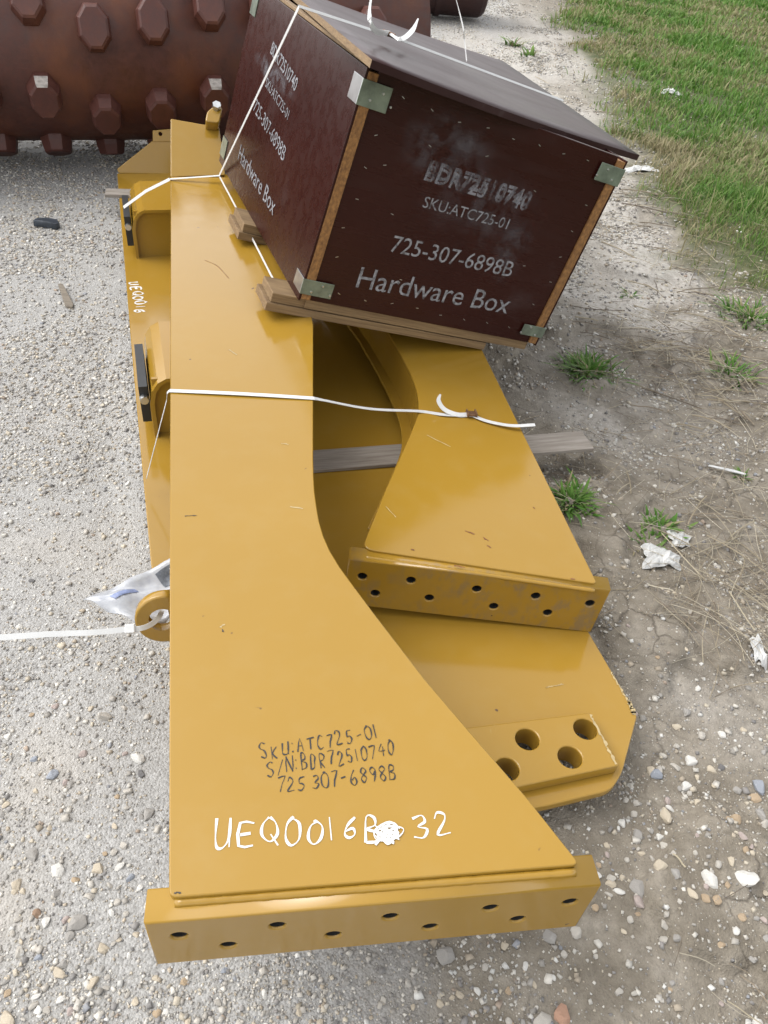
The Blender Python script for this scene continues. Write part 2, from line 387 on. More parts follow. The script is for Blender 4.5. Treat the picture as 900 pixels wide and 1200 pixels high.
GX, GY = np.meshgrid(gx, gy); fx, fy = GX.ravel(), GY.ravel()
far = np.clip((np.hypot(fx, fy)-25)/40, 0, 1)
gz = ground_h(fx, fy)*(1-far)
nx, ny = len(gx), len(gy); ii = (np.arange(ny-1)[:, None]*nx+np.arange(nx-1)[None, :]).ravel()
GV = np.stack([fx, fy, gz], 1); GF = np.stack([ii, ii+1, ii+nx+1, ii+nx], 1)
g_o = fast_mesh('ground', GV, GF, M_GROUND, 4, smooth=True); tag(g_o, kind='structure')
am = g_o.data.color_attributes.new('mask', 'FLOAT_COLOR', 'POINT'); mk = np.ones((len(fx), 4), np.float32)
mk[:, 0] = gravel_mask(fx, fy); mk[:, 1] = pale_mask(fx, fy); mk[:, 2] = lawn_mask(fx, fy); am.data.foreach_set('color', mk.ravel())

# ------------------------------------------------------------------ rusty padfoot drum and smooth roller in the background
DR, DZ = 0.52, 0.625
dA = un(0, 168); dB = un(160, 167); ddir = (dB-dA); ddir[2] = 0; ddir /= np.linalg.norm(ddir); dn = np.array([ddir[1], -ddir[0], 0.])   # dn faces the camera
dcen = un(80, 176)+dn*0.10          # ground point below the axis
def drum_obj():
    root = empty('padfoot_drum', Matrix(((ddir[0], -dn[0], 0, dcen[0]), (ddir[1], -dn[1], 0, dcen[1]), (0, 0, 1, 0), (0, 0, 0, 1))))
    tag(root, 'large rusty steel compactor drum studded with tapered pads behind the arms', 'drum')
    Lx0, Lx1 = -2.2, 2.02; n = 72; V = []; Fc = []
    for x, r in ((Lx0, DR-.05), (Lx0, DR), (Lx1, DR), (Lx1, DR-.05), (Lx1-.12, DR-.05)):
        for k in range(n): a = 2*math.pi*k/n; V.append((x, r*math.sin(a), DZ+r*math.cos(a)))
    for i in range(4):
        for k in range(n): Fc.append((i*n+k, i*n+(k+1) % n, (i+1)*n+(k+1) % n, (i+1)*n+k))
    Fc.append(tuple(range(4*n, 5*n))); Fc.append(tuple(range(n)))
    o = mesh('shell', V, Fc, M_RUST, root)
    for p in o.data.polygons: p.use_smooth = len(p.vertices) == 4
    # stud: tapered octagon
    def stud_mesh(worn):
        V = []; Fc = []
        for (hx, hy, z) in ((.080, .106, -.03), (.078, .103, .015), (.068, .092, .066), (.058, .080, .074)):
            c = .42
            for sx, sy in ((-1, -c), (-c, -1), (c, -1), (1, -c), (1, c), (c, 1), (-c, 1), (-1, c)): V.append((sx*hx, sy*hy, z))
        for i in range(3):
            for k in range(8): Fc.append((i*8+k, i*8+(k+1) % 8, (i+1)*8+(k+1) % 8, (i+1)*8+k))
        Fc.append(tuple(range(24, 32)))
        me = bpy.data.meshes.new('stud'); me.from_pydata(V, [], Fc); me.materials.append(M_STUD); me.materials.append(M_WORN)
        if worn:
            for q in (13, 21): me.polygons[q].material_index = 1
        return me
    sm, smw = stud_mesh(False), stud_mesh(True)
    cols = []; px = .285
    pat = [0, .13, .13, -.07]
    ncol = int((Lx1-Lx0)/px)
    for i in range(ncol):
        x = Lx0+.17+i*px; off = pat[(i+3) % 4]
        for k in range(8):
            a = k*2*math.pi/8+.48-off     # a measured from top, toward viewer negative y
            o = bpy.data.objects.new('stud', smw if (k == 2 and (i+3) % 4 in (1, 2)) else sm); link(o, root)
            nrm = Vector((0, -math.sin(a), math.cos(a))); t = Vector((1, 0, 0)); b = nrm.cross(t)
            M = Matrix(((t.x, b.x, nrm.x, x), (t.y, b.y, nrm.y, nrm.y*DR), (t.z, b.z, nrm.z, DZ+nrm.z*DR), (0, 0, 0, 1))); o.matrix_local = M
    return root
drum_obj()
def roller_obj():
    e = un(566, 27); dirn = np.array([.995, .10, 0]); nn = np.array([.10, -.995, 0])
    c = e-nn*.22-dirn*1.5
    root = empty('smooth_roller', Matrix(((dirn[0], -nn[0], 0, c[0]), (dirn[1], -nn[1], 0, c[1]), (0, 0, 1, 0), (0, 0, 0, 1))))
    tag(root, 'dark maroon smooth steel roller lying on the dirt beyond the wooden box', 'roller')
    def ring(prof, name, mat):
        n = 64; V = []; Fc = []
        for x, r in prof:
            for k in range(n): a = 2*math.pi*k/n; V.append((x, r*math.sin(a), .52+r*math.cos(a)))
        for i in range(len(prof)-1):
            for k in range(n): Fc.append((i*n+k, i*n+(k+1) % n, (i+1)*n+(k+1) % n, (i+1)*n+k))
        Fc.append(tuple(range(n))); Fc.append(tuple(range((len(prof)-1)*n, len(prof)*n)))
        return mesh(name, V, Fc, mat, root)
    ring([(-1.5, .50), (1.44, .50), (1.48, .48), (1.5, .46)], 'shell', M_MAROON)
    ring([(.9, .52), (.96, .52)], 'band', M_MAROON); ring([(-.4, .52), (-.34, .52)], 'band', M_MAROON)
roller_obj()

# ------------------------------------------------------------------ the steel arms
ZT, ZM, ZL = 0.45, 0.25, 0.085            # top faces: upper arm, middle arm, lower arm
HB = 0.154
def xy(u, v, z): return tuple(un(u, v, z)[:2])
def off(pts, o): return [(p[0]-o[0], p[1]-o[1]) for p in pts]
def inset_path(pts, d):
    out = []; n = len(pts)
    for i in range(n):
        a = Vector(pts[max(i-1, 0)]); b = Vector(pts[min(i+1, n-1)]); t = (b-a).normalized(); nn = Vector((-t.y, t.x)); out.append(tuple(Vector(pts[i])+nn*d))
    return out
def bez(p0, p1, p2, n=10): return [tuple((1-t)**2*np.array(p0)+2*t*(1-t)*np.array(p1)+t*t*np.array(p2)) for t in np.linspace(0, 1, n)]

def flange(name, A, B, depth, z0, z1, rows, mat, root, M=None):
    """thick bolted end bar from A to B (front top edge, 2-D), with through holes; rows = list of (s, h)"""
    A = Vector(A); B = Vector(B); L = (B-A).length; t = (B-A)/L; nn = Vector((t.y, -t.x))       # nn points to the camera side
    if nn.y > 0: nn = -nn
    outer = [(0, 0), (L, 0), (L, z1-z0), (0, z1-z0)]; holes = [circle(s*L, h*(z1-z0), .0112, 16)[::-1] for s, h in rows]
    # local x along t, local y up, local z towards the camera
    Mx = Matrix(((t.x, 0, nn.x, A.x), (t.y, 0, nn.y, A.y), (0, 1, 0, z0), (0, 0, 0, 1)))
    o = plate(name, [outer]+holes, -depth, 0, mat, root, .003, Mx)
    for s, h in rows:
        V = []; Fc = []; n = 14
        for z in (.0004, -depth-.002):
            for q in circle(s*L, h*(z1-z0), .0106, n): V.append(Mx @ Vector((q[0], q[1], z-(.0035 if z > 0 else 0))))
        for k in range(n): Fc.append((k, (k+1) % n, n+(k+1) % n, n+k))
        Fc.append(tuple(range(n, 2*n))); mesh('threaded_bore_shade', V, Fc, M_DARK, o)  # bore wall lined near-black, its shade put into the colour
    box_back = mesh('hole_shade_backing', [Mx @ Vector(p) for p in ((.01, .01, -depth-.004), (L-.01, .01, -depth-.004), (L-.01, z1-z0-.015, -depth-.004), (.01, z1-z0-.015, -depth-.004))], [(0, 1, 2, 3)], M_DARK, o)  # dark sheet painted as the shade of the hollow behind the holes
    return o, t, nn, L
HOLES = [(.065, .66), (.165, .33), (.275, .70), (.40, .36), (.525, .68), (.625, .34), (.755, .68), (.835, .34), (.945, .66)]

def weld(name, A, B, r, mat, root):
    A = np.array(A); B = np.array(B); n = 60; pts = [A+(B-A)*i/n for i in range(n+1)]
    rr = [r*(1+.04*math.sin(i*2.1)+random.uniform(-.05, .05)) for i in range(n+1)]
    return tube(name, pts, rr, mat, root, 8)

# --- upper arm
def top_arm():
    fA = xy(168, 1083, ZT-.012); fB = xy(705, 1038, ZT-.012)
    base = np.array([(fA[0]+fB[0])/2, fA[1]+.9, 0]); o2 = base[:2]
    root = empty('steel_arm', loc=(base[0], base[1], 0))
    tag(root, 'long yellow steel arm on top of the stack with handwritten numbers', 'steel arm', 'yellow steel arms stacked flat')
    P = lambda u, v: xy(u, v, ZT)
    right = [P(u, v) for u, v in ((680, 1013), (617, 934), (551, 858), (498, 796), (440, 721), (411, 682), (398, 664), (387, 646), (379, 628), (374, 611), (371, 594), (368.5, 575), (367.4, 556), (367, 535))]+[P(367, 470), P(367, 380), P(350, 300), P(275, 208)]
    outline = [P(198, 1052)]+right+[P(200, 207)]
    ol = round_poly(off(outline, o2), [.012, .012]+[0]*(len(outline)-3)+[.0], 4)
    plate('top_plate', [ol], ZT-.016, ZT, M_YEL, root, .002)
    ro = off([(p[0]-.012, p[1]) for p in right], o2)
    wall('side_web', ro[::-1], ZT-HB+.012, ZT-.016, .014, M_YEL, root)
    lw_ = off([P(204, 1045), P(204, 215)], o2); wall('side_web', [(p[0]+.01, p[1]) for p in lw_], ZT-HB+.012, ZT-.016, .014, M_YEL, root)
    plate('bottom_plate', [ol], ZT-HB, ZT-HB+.012, M_YEL, root, .002)
    fl, t, nn, L = flange('end_flange', *off([fA, fB], o2), .047, ZT-.012-.150, ZT-.012, HOLES, M_YEL, root)
    a = np.array([*off([P(204, 1054)], o2)[0], ZT-.012]); b = np.array([*off([P(676, 1018)], o2)[0], ZT-.012]); weld('weld_bead', a, b, .0065, M_YEL, root)
    # upright end plate at the far end
    e0 = Vector((*off([P(200, 207)], o2)[0],)); e1 = Vector((*off([P(262, 205)], o2)[0],)); tt = (e1-e0); LL = tt.length; tt /= LL; n2 = Vector((tt.y, -tt.x))
    p0 = un(200, 207, ZT-.004); p1 = un(262, 205, ZT-.004); tv = p1-p0; tv /= np.linalg.norm(tv); hb = np.array([-tv[1], tv[0], 0]); hb = hb if hb[1] > 0 else -hb
    upv = hb*math.cos(.62)+np.array([0, 0, math.sin(.62)]); lean = np.cross(tv, upv)
    Q = lambda u, v: tuple((unp(u, v, p0, lean)-p0)@np.stack([tv, upv], 1))
    Mx = Matrix(((tv[0], upv[0], lean[0], p0[0]-o2[0]), (tv[1], upv[1], lean[1], p0[1]-o2[1]), (tv[2], upv[2], lean[2], p0[2]), (0, 0, 0, 1)))
    plate('end_plate', [round_poly([Q(200, 207), Q(264, 205), Q(257, 149), Q(200, 139)], .006)], -.02, 0, M_YEL, root, .002, Mx)
    cl = plate('clamp_lug', [round_poly([Q(240, 152), Q(256, 154), Q(260, 136), Q(252, 132), Q(242, 141)], .012)], .001, .05, M_YEL, root, .004, Mx)
    q = Q(253, 136); cbm = bmesh.new(); bmesh.ops.create_cone(cbm, cap_ends=True, segments=6, radius1=.02, radius2=.018, depth=.022, matrix=Mx @ Matrix.Translation((q[0], q[1], .058))); bm_obj('bolt', cbm, M_STEEL, cl)
    # lifting eye on the left side
    c = un(193, 722, ZT-.078); cx, cy = c[0]-o2[0], c[1]-o2[1]
    ed = Vector((P(200, 700)[0]-P(200, 760)[0], P(200, 700)[1]-P(200, 760)[1])).normalized(); lx = Vector((-ed.y, ed.x))   # pointing left
    if lx.x > 0: lx = -lx
    R_, r_ = .056, .030
    arc = [(R_*math.cos(a), R_*math.sin(a)) for a in np.linspace(math.pi/2, -math.pi/2, 20)]
    outer = [(-.016, R_)]+arc+[(-.016, -R_)]
    Me = Matrix(((lx.x, 0, -ed.x, cx), (lx.y, 0, -ed.y, cy), (0, 1, 0, ZT-.078), (0, 0, 0, 1))) @ Matrix.Rotation(math.radians(-12), 4, 'X')
    plate('lifting_eye', [outer, circle(0.004, 0, r_, 24)[::-1]], -.012, .012, M_YEL, root, .004, Me)
    return root, o2
ARM, ARM_O = top_arm()

# --- middle arm
def mid_arm():
    tilt = math.radians(3.0)
    fA = np.array(un(407, 655, ZM)); fB = np.array(un(716, 694, ZM))
    c = (fA+fB)/2; t = (fB-fA)/np.linalg.norm(fB-fA)
    # local frame: x along the flange, tilted down to the right by 3 degrees
    X = t*math.cos(tilt)+np.array([0, 0, -math.sin(tilt)]); Yv = np.array([-t[1], t[0], 0]); Z = np.cross(X, Yv)
    pz = c+np.array([0, 0, .015])
    base = pz-Z*HB
    M = Matrix(((X[0], Yv[0], Z[0], base[0]), (X[1], Yv[1], Z[1], base[1]), (X[2], Yv[2], Z[2], base[2]), (0, 0, 0, 1)))
    root = empty('steel_arm', M); tag(root, 'short waisted yellow steel arm with scuffed flange under the wooden box', 'steel arm', 'yellow steel arms stacked flat')
    def P(u, v):
        q = unp(u, v, pz, Z)-base; return (q@X, q@Yv)
    left = [P(424, 643), P(452, 574), P(482, 507)]+bez(P(487, 494), P(497, 470), P(480, 435), 8)+[P(468, 412), P(455, 390), P(436, 360), P(405, 320), P(380, 290)]
    outline = left+[P(520, 320), P(567, 414), P(700, 684)]
    ol = round_poly(outline, [.03]+[0]*(len(outline)-2)+[.012], 4)
    plate('top_plate', [ol], HB-.014, HB, M_YEL, root, .002)
    lo = [(p[0]+.010, p[1]) for p in left]
    wall('side_web', lo, .012, HB-.014, .012, M_YEL, root)
    rr = [P(520, 320), P(567, 414), P(700, 684)]; wall('side_web', [(p[0]-.02, p[1]) for p in rr], .012, HB-.014, .012, M_YEL, root)
    lo2 = [(p[0]-.03, p[1]) for p in left]
    plate('bottom_plate', [lo2[1:]+[P(520, 320), P(567, 414), P(690, 670)]], 0.0, .012, M_YEL, root, .002)
    A = P(409, 653); B = P(717, 690)
    flange('end_flange', A, B, .045, -.010, HB-.006, [(.06, .66), (.12, .32), (.245, .70), (.33, .36), (.50, .68), (.585, .34), (.73, .68), (.80, .34), (.945, .66)], M_YELD, root)
    a = (*P(428, 650), HB-.010); b = (*P(698, 689), HB-.010); weld('weld_bead', a, b, .0055, M_YEL, root)
    return root, base, X, Yv, Z, pz
MID, MB_, MX, MY, MZ, MPZ = mid_arm()

def marks(root, to_local, pts, w, mat, name):
    r = random.Random(int(pts[0][0]*3+pts[0][1])); P3 = [to_local(u, v) for u, v in pts]; P3 = smooth_path(P3, 5) if len(P3) > 1 else P3
    ribbon(name, [p+np.array([r.gauss(0, w*.2), r.gauss(0, w*.2), 0]) for p in P3], (0, 0, 1), [w*r.uniform(.3, 1.2) for _ in P3], .0003, mat, root)
def mid_local(u, v):
    q = unp(u, v, MPZ, MZ)-MB_; return np.array([q@MX, q@MY, HB+.0004])
for pts in (((545, 622), (556, 626)), ((566, 630), (573, 634)), ((571, 639), (575, 642)), ((482, 644), (485, 645)), ((532, 663), (545, 665)), ((668, 678), (674, 679)), ((625, 595), (627, 596))): marks(MID, mid_local, pts, .004, M_CHIPR, 'rust_chip')
for pts in (((500, 510), (528, 524)), ((452, 594), (464, 606))): marks(MID, mid_local, pts, .003, M_SCRAPE, 'scratch')
def arm_local(u, v):
    q = un(u, v, ZT); return np.array([q[0]-ARM_O[0], q[1]-ARM_O[1], ZT+.0004])
for pts in (((217, 605), (230, 604)), ((204, 1046), (212, 1047)), ((260, 738), (262, 741))): marks(ARM, arm_local, pts, .003, M_INK, 'scuff_mark')
for pts in (((240, 305), (255, 312), (268, 326)),): marks(ARM, arm_local, pts, .002, M_CHIPR, 'scratch')
for pts in (((268, 410), (278, 416)), ((258, 735), (263, 732)), ((330, 520), (338, 521)), ((340, 594), (355, 596))): marks(ARM, arm_local, pts, .004, M_SCRAPE, 'scratch')
# --- lower arm
def low_arm():
    P = lambda u, v, z=ZL: xy(u, v, z)
    c = P(420, 600); o2 = np.array(c); root = empty('steel_arm', loc=(c[0], c[1], 0))
    tag(root, 'wide yellow steel arm at the bottom of the stack with bored pad', 'steel arm', 'yellow steel arms stacked flat')
    outline = [P(137, 203), P(156, 430), P(176, 652), P(180, 690), P(330, 900), P(560, 958), P(642, 944), P(716, 926), P(729, 906), P(747, 838), P(688, 737), P(560, 470), P(470, 330), P(340, 230), P(262, 203)]
    ol = round_poly(off(outline, o2), [.01, 0, 0, .05, .05, .0, .0, .02, .02, .01, 0, .2, .1, .1, .02], 4)
    pad = [P(553, 852, ZL+.030), P(692, 835, ZL+.030), P(726, 897, ZL+.030), P(612, 921, ZL+.030), P(540, 936, ZL+.030), P(508, 857, ZL+.030)]
    hz = ZL+.030; holes = [circle(*off([P(u, v, hz)], o2)[0], .0262, 28)[::-1] for u, v in ((618, 866), (686, 854), (668, 887), (594, 901))]
    plate('base_plate', [ol]+holes, ZL-.022, ZL, M_YEL, root, .003)
    plate('bored_pad', [round_poly(off(pad, o2), .006)]+holes, ZL-.0, hz, M_YEL, root, .0025)
    for u, v in ((618, 866), (686, 854), (668, 887), (594, 901)):
        q = off([P(u, v, hz)], o2)[0]; n = 24; V = [(*p, z) for z in (hz-.004, ZL-.026) for p in circle(*q, .0256, n)]
        mesh('bore', V, [(k, n+k, n+(k+1) % n, (k+1) % n) for k in range(n)], M_YEL, root, True)
    def scrape(pts, w, z):
        r = random.Random(len(pts)*7); pp = [np.array([*off([P(u, v, z)], o2)[0], z+.0006]) for u, v in pts]; pp = [pp[0]+(pp[-1]-pp[0])*t for t in np.linspace(0, 1, 26)] if len(pts) == 2 else smooth_path(pp, 10)
        ribbon('paint_scrape', [p+np.array([r.gauss(0, .0012), r.gauss(0, .0012), 0]) for p in pp], (0, 0, 1), [w*r.uniform(.15, 1.2) for _ in pp], .0004, M_SCRAPE, root)
    scrape(((692, 838), (722, 896)), .007, hz); scrape(((737, 822), (743, 838)), .013, ZL); scrape(((716, 788), (737, 824)), .005, ZL); scrape(((640, 806), (660, 802)), .003, ZL)
    # rails below, standing on the ground
    for (u0, v0, u1, v1) in ((250, 880, 190, 260), (520, 880, 300, 260)):
        a = Vector(off([P(u0, v0)], o2)[0]); b = Vector(off([P(u1, v1)], o2)[0]); wall('support_rail', [a, b], -.004, ZL-.022, .08, M_YEL, root)
    # upright end plate with a small bored tab at the far end
    p0 = un(139, 203, ZL); p1 = un(262, 203, ZL); tv = p1-p0; tv /= np.linalg.norm(tv); nv = np.array([tv[1], -tv[0], 0])
    lean = nv*math.cos(.35)+np.array([0, 0, math.sin(.35)]); upv = np.cross(lean, tv); upv = upv if upv[2] > 0 else -upv
    Q = lambda u, v: tuple((unp(u, v, p0, lean)-p0)@np.stack([tv, upv], 1))
    Mx = Matrix(((tv[0], upv[0], lean[0], p0[0]-o2[0]), (tv[1], upv[1], lean[1], p0[1]-o2[1]), (tv[2], upv[2], lean[2], p0[2]), (0, 0, 0, 1)))
    ep = plate('end_plate', [round_poly([(0, 0), Q(262, 205), Q(262, 166), Q(180, 164), Q(137, 198)], .008)], -.02, 0, M_YEL, root, .003, Mx)
    tb = [Q(179, 166), Q(201, 166), Q(201, 151), Q(179, 153)]; cxy = Q(188, 157)
    plate('bored_tab', [tb, circle(cxy[0], cxy[1], .010, 14)[::-1]], -.035, .004, M_YEL, ep, .002, Mx)
    # two bent bumper brackets along the left edge
    ed = Vector(P(176, 652))-Vector(P(137, 203)); ed.normalize(); rt = Vector((-ed.y, ed.x))
    if rt.x < 0: rt = -rt
    zt = ZT-HB
    for (u, v, Lb) in ((160, 303, .36), (182, 513, .36)):
        s = Vector(off([P(u, v)], o2)[0])
        prof = [(0, ZL), (.0, zt-.085), (.008, zt-.045), (.028, zt-.016), (.055, zt-.002), (.42, zt-.002)]
        inn = [(.42, zt-.014), (.056, zt-.014), (.036, zt-.026), (.02, zt-.05), (.012, zt-.087), (.012, ZL)]
        pr_ = prof+inn; V = []; Fc = []; n = len(pr_)
        for k in range(2):
            for (x, z) in pr_: p = s+rt*x-ed*(k*Lb); V.append((p.x, p.y, z))
        for i in range(n): j = (i+1) % n; Fc.append((i, j, n+j, n+i))
        for i in range(5): Fc.append((i, i+1, n-2-i, n-1-i)); Fc.append((n+i+1, n+i, n+n-1-i, n+n-2-i))
        o = mesh('bumper_bracket', V, Fc, M_YEL, root)
        gu = s-ed*.03; wall('end_gusset', [(gu.x+rt.x*.012, gu.y+rt.y*.012), (gu.x+rt.x*.4, gu.y+rt.y*.4)], ZL, zt-.014, .012, M_YEL, o)
        r0 = s-rt*.016-ed*.02; r1 = r0-ed*(Lb-.10)
        rb = wall('rubber_strip', [r0, r1], ZL+.05, zt-.035, .026, M_RUB, o)
        bm = bmesh.new(); bp = s-rt*.016-ed*.014; bmesh.ops.create_cone(bm, cap_ends=True, segments=10, radius1=.015, radius2=.013, depth=.022, matrix=Matrix.Translation((bp.x, bp.y, zt-.075)) @ ed.to_3d().to_track_quat('Z', 'Y').to_matrix().to_4x4()); bm_obj('bolt', bm, M_STEEL, o)
    # small lifting eye beside the far bumper
    e = off([P(186, 262)], o2)[0]; c3 = Vector((*off([xy(190, 228, .23)], o2)[0], .22))
    Me = Matrix(((rt.x, 0, ed.x, c3.x), (rt.y, 0, ed.y, c3.y), (0, 1, 0, c3.z), (0, 0, 0, 1)))
    ou = [(-.055, -.135), (.055, -.135)]+[(.06*math.cos(a), .06*math.sin(a)) for a in np.linspace(0, math.pi, 16)]
    plate('lifting_eye', [ou, circle(0, 0, .032, 20)[::-1]], -.012, .012, M_YEL, root, .003, Me)
    return root, o2, ed, rt
LOW, LOW_O, LED, LRT = low_arm()

# --- dunnage slats
def slat(name, p0, p1, w, z0, z1, label, mat=M_SLAT):
    p0 = Vector(p0[:2]); p1 = Vector(p1[:2]); d = (p1-p0); L = d.length; ang = math.atan2(d.y, d.x)
    bm = bmesh.new(); add_box(bm, (0, -w/2, 0), (L, w/2, z1-z0), .002)
    o = bm_obj(name, bm, mat); o.location = (p0.x, p0.y, z0); o.rotation_euler = (0, 0, ang); tag(o, label, 'timber'); return o
slat('timber_strip', un(250, 552, ZL), un(688, 519, ZL), .10, ZL+.001, ZL+.014, 'weathered grey wooden slat poking out from under the short waisted arm')
slat('timber_strip', un(124, 228, ZL), un(240, 231, ZL), .09, ZL+.001, ZL+.016, 'grey wooden slat sticking out past the arm near the rusty drum')
slat('wood_block', un(330, 700, ZL), un(360, 700, ZL), .09, ZL+.001, ZT-HB-.001, 'timber spacer block under the long arm, between it and the lower arm')
slat('wood_shim', un(468, 668, ZL), un(560, 684, ZL), .05, ZL+.001, MB_[2]+.006, 'thin timber shim under the scuffed flange of the short arm')

# ------------------------------------------------------------------ hardware box
ya, ti = math.radians(23.4), math.radians(16)
BX = np.array([math.cos(ti)*math.cos(ya), math.cos(ti)*math.sin(ya), -math.sin(ti)]); BY = np.array([-math.sin(ya), math.cos(ya), 0]); BZ = np.cross(BX, BY)
BO = np.array([-.3165, 2.097, .519]); BW, BD, BH = .888, 1.27, .628; RUN = .06
BM4 = Matrix(((BX[0], BY[0], BZ[0], BO[0]), (BX[1], BY[1], BZ[1], BO[1]), (BX[2], BY[2], BZ[2], BO[2]), (0, 0, 0, 1)))
def bl(u, v, ax, val):
    """pixel -> box-local point on the plane local[ax] = val"""
    n = (BX, BY, BZ)[ax]; q = unp(u, v, BO+n*val, n)-BO; return np.array([q@BX, q@BY, q@BZ])
CR = empty('hardware_crate', BM4); tag(CR, 'dark brown film-faced plywood crate with printed lettering tilted across the arms', 'crate')
T = .036
box('front_panel', (T+.001, .004, 0), (BW-T-.001, .022, BH+.003), M_FILM, CR, .0015)
box('back_panel', (T+.001, BD-.022, 0), (BW-T-.001, BD-.004, BH-.004), M_FILM, CR, .0015)
for x0, x1, nm in ((0, .007, 'side_panel'), (BW-.007, BW, 'side_panel')):
    box(nm, (x0, -.001, -.004), (x1, BD, BH), M_FILM, CR, .001)
box('plywood_edge', (.0075, -.002, .002), (T, BD-.003, BH-.006), M_ENDG, CR, .001)
box('plywood_edge', (BW-T, -.002, .002), (BW-.0075, BD-.003, BH-.006), M_ENDG, CR, .001)
box('floor_panel', (T+.001, .023, .004), (BW-T-.001, BD-.023, .022), M_RUN, CR)
for y0, x1, dy, xl_ in ((.012, .70, .13, -.085), (.56, .75, .17, -.055)):
    r = empty('runner'); r.parent = CR
    box('runner_board', (xl_, y0, -RUN), (x1, y0+dy, -RUN+.026), M_RUN, r, .002)
    for bx0 in (xl_+.012, .26, x1-.14): box('runner_block', (bx0, y0+.006, -RUN+.0265), (bx0+.13, y0+dy-.006, -.0045), M_RUN, r, .002)
box('bottom_lip', (.03, .010, -.03), (BW-.03, .03, -.001), M_RUN, CR, .001)
# lid: warped sheet
def lid():
    zt = BH+.026
    fl = bl(436, 70, 2, zt+.012); fr = bl(751, 179, 2, zt-.008); br = bl(590, 70, 2, zt); bk = bl(350, 3, 2, zt+.006)
    ld = (bk-fl); ld /= np.linalg.norm(ld); blc = fl+ld*np.linalg.norm(br-fr)*1.02
    blc[0] = max(blc[0], -.05); blc[1] = min(blc[1], BD+.03)
    n, mm = 14, 14; V = []; Fc = []
    def pt(s, t_, dz):
        p = (fl*(1-s)+fr*s)*(1-t_)+(blc*(1-s)+br*s)*t_
        z = zt-.006+.018*(1-s)**1.5*(1-.5*t_)-.010*s*(1-t_)-.006*math.sin(math.pi*s)
        return (p[0], p[1], z+dz)
    th = .017
    for k, dz in ((0, 0), (1, -th)):
        for j in range(mm+1):
            for i in range(n+1): V.append(pt(i/n, j/mm, dz))
    K = (n+1)*(mm+1); I = lambda i, j, k: k*K+j*(n+1)+i
    for j in range(mm):
        for i in range(n):
            Fc.append((I(i, j, 0), I(i+1, j, 0), I(i+1, j+1, 0), I(i, j+1, 0))); Fc.append((I(i, j+1, 1), I(i+1, j+1, 1), I(i+1, j, 1), I(i, j, 1)))
    ntop = len(Fc)
    for i in range(n): Fc.append((I(i, 0, 1), I(i+1, 0, 1), I(i+1, 0, 0), I(i, 0, 0))); Fc.append((I(i, mm, 0), I(i+1, mm, 0), I(i+1, mm, 1), I(i, mm, 1)))
    nb = len(Fc)
    for j in range(mm): Fc.append((I(0, j, 0), I(0, j+1, 0), I(0, j+1, 1), I(0, j, 1))); Fc.append((I(n, j, 1), I(n, j+1, 1), I(n, j+1, 0), I(n, j, 0)))
    o = mesh('lid', V, Fc, M_LID, CR); o.data.materials.append(M_DARK); o.data.materials.append(M_RUN)
    for i, p in enumerate(o.data.polygons):
        p.use_smooth = i < ntop
        if ntop <= i < nb: p.material_index = 0
        if i >= nb: p.material_index = 2
    return o, zt
LID, LZ = lid()
box('lid_batten', (.004, .02, BH+.001), (.034, BD-.05, BH+.012), M_RUN, CR, .002)
# metal corner clips, wrapping two faces
def clip(u, v, w, h, sidew, left=True):
    p = bl(u, v, 1, 0); x0 = 0 if left else BW
    bm = bmesh.new(); b2 = bmesh.new(); t = .0022
    if left:
        add_box(bm, (-t-.001, -.004-t, p[2]-h/2), (w, -.004, p[2]+h/2), .0008); add_box(b2, (-t-.001, -.0039, p[2]-h/2), (-.001, sidew, p[2]+h/2), .0008)
    else:
        add_box(bm, (BW-w, -.004-t, p[2]-h/2), (BW+t+.001, -.004, p[2]+h/2), .0008); add_box(b2, (BW+.001, -.0039, p[2]-h/2), (BW+t+.001, sidew, p[2]+h/2), .0008)
    o = bm_obj('corner_clip', bm, M_GALV, CR); bm_obj('clip_wing', b2, M_STEEL, o)
    for k in range(3):
        x = (.03+k*.03) if left else (BW-.03-k*.03)
        b2 = bmesh.new(); bmesh.ops.create_cone(b2, cap_ends=True, segments=8, radius1=.004, radius2=.003, depth=.003, matrix=Matrix.Translation((x, -.0075, p[2]+(.012 if k % 2 else -.012))) @ Matrix.Rotation(math.pi/2, 4, 'X')); bm_obj('nail_head', b2, M_STEEL, o)
clip(420, 106, .082, .062, .07); clip(352, 334, .095, .046, .07); clip(716, 205, .092, .052, .07, False); clip(628, 388, .09, .038, .07, False)
for zc in (.06, BH-.06):
    box('corner_clip', (-.0035, BD-.085, zc-.035), (-.001, BD, zc+.035), M_GALV, CR)
# staples on the front
st = bpy.data.meshes.new('staple'); _b = bmesh.new(); add_box(_b, (-.0045, -.001, -.0008), (.0045, .0, .0008)); _b.to_mesh(st); _b.free(); st.materials.append(M_STEEL)
rs = random.Random(3)
def staple(x, z):
    o = bpy.data.objects.new('staple', st); link(o, CR); o.location = (x, .0035, z); o.rotation_euler = (0, rs.uniform(-.5, .5), 0)
for i in range(7):
    staple(.075+rs.uniform(-.012, .012), .06+i*.085); staple(BW-.075+rs.uniform(-.012, .012), .05+i*.085)
for i in range(8): staple(.12+i*.09, .035+rs.uniform(-.008, .008)); staple(.12+i*.09, BH-.04+rs.uniform(-.012, .008))
for x, z in ((.2, .3), (.13, .42), (.62, .47), (.3, .12), (.7, .25), (.42, .52), (.24, .5)): staple(x, z)

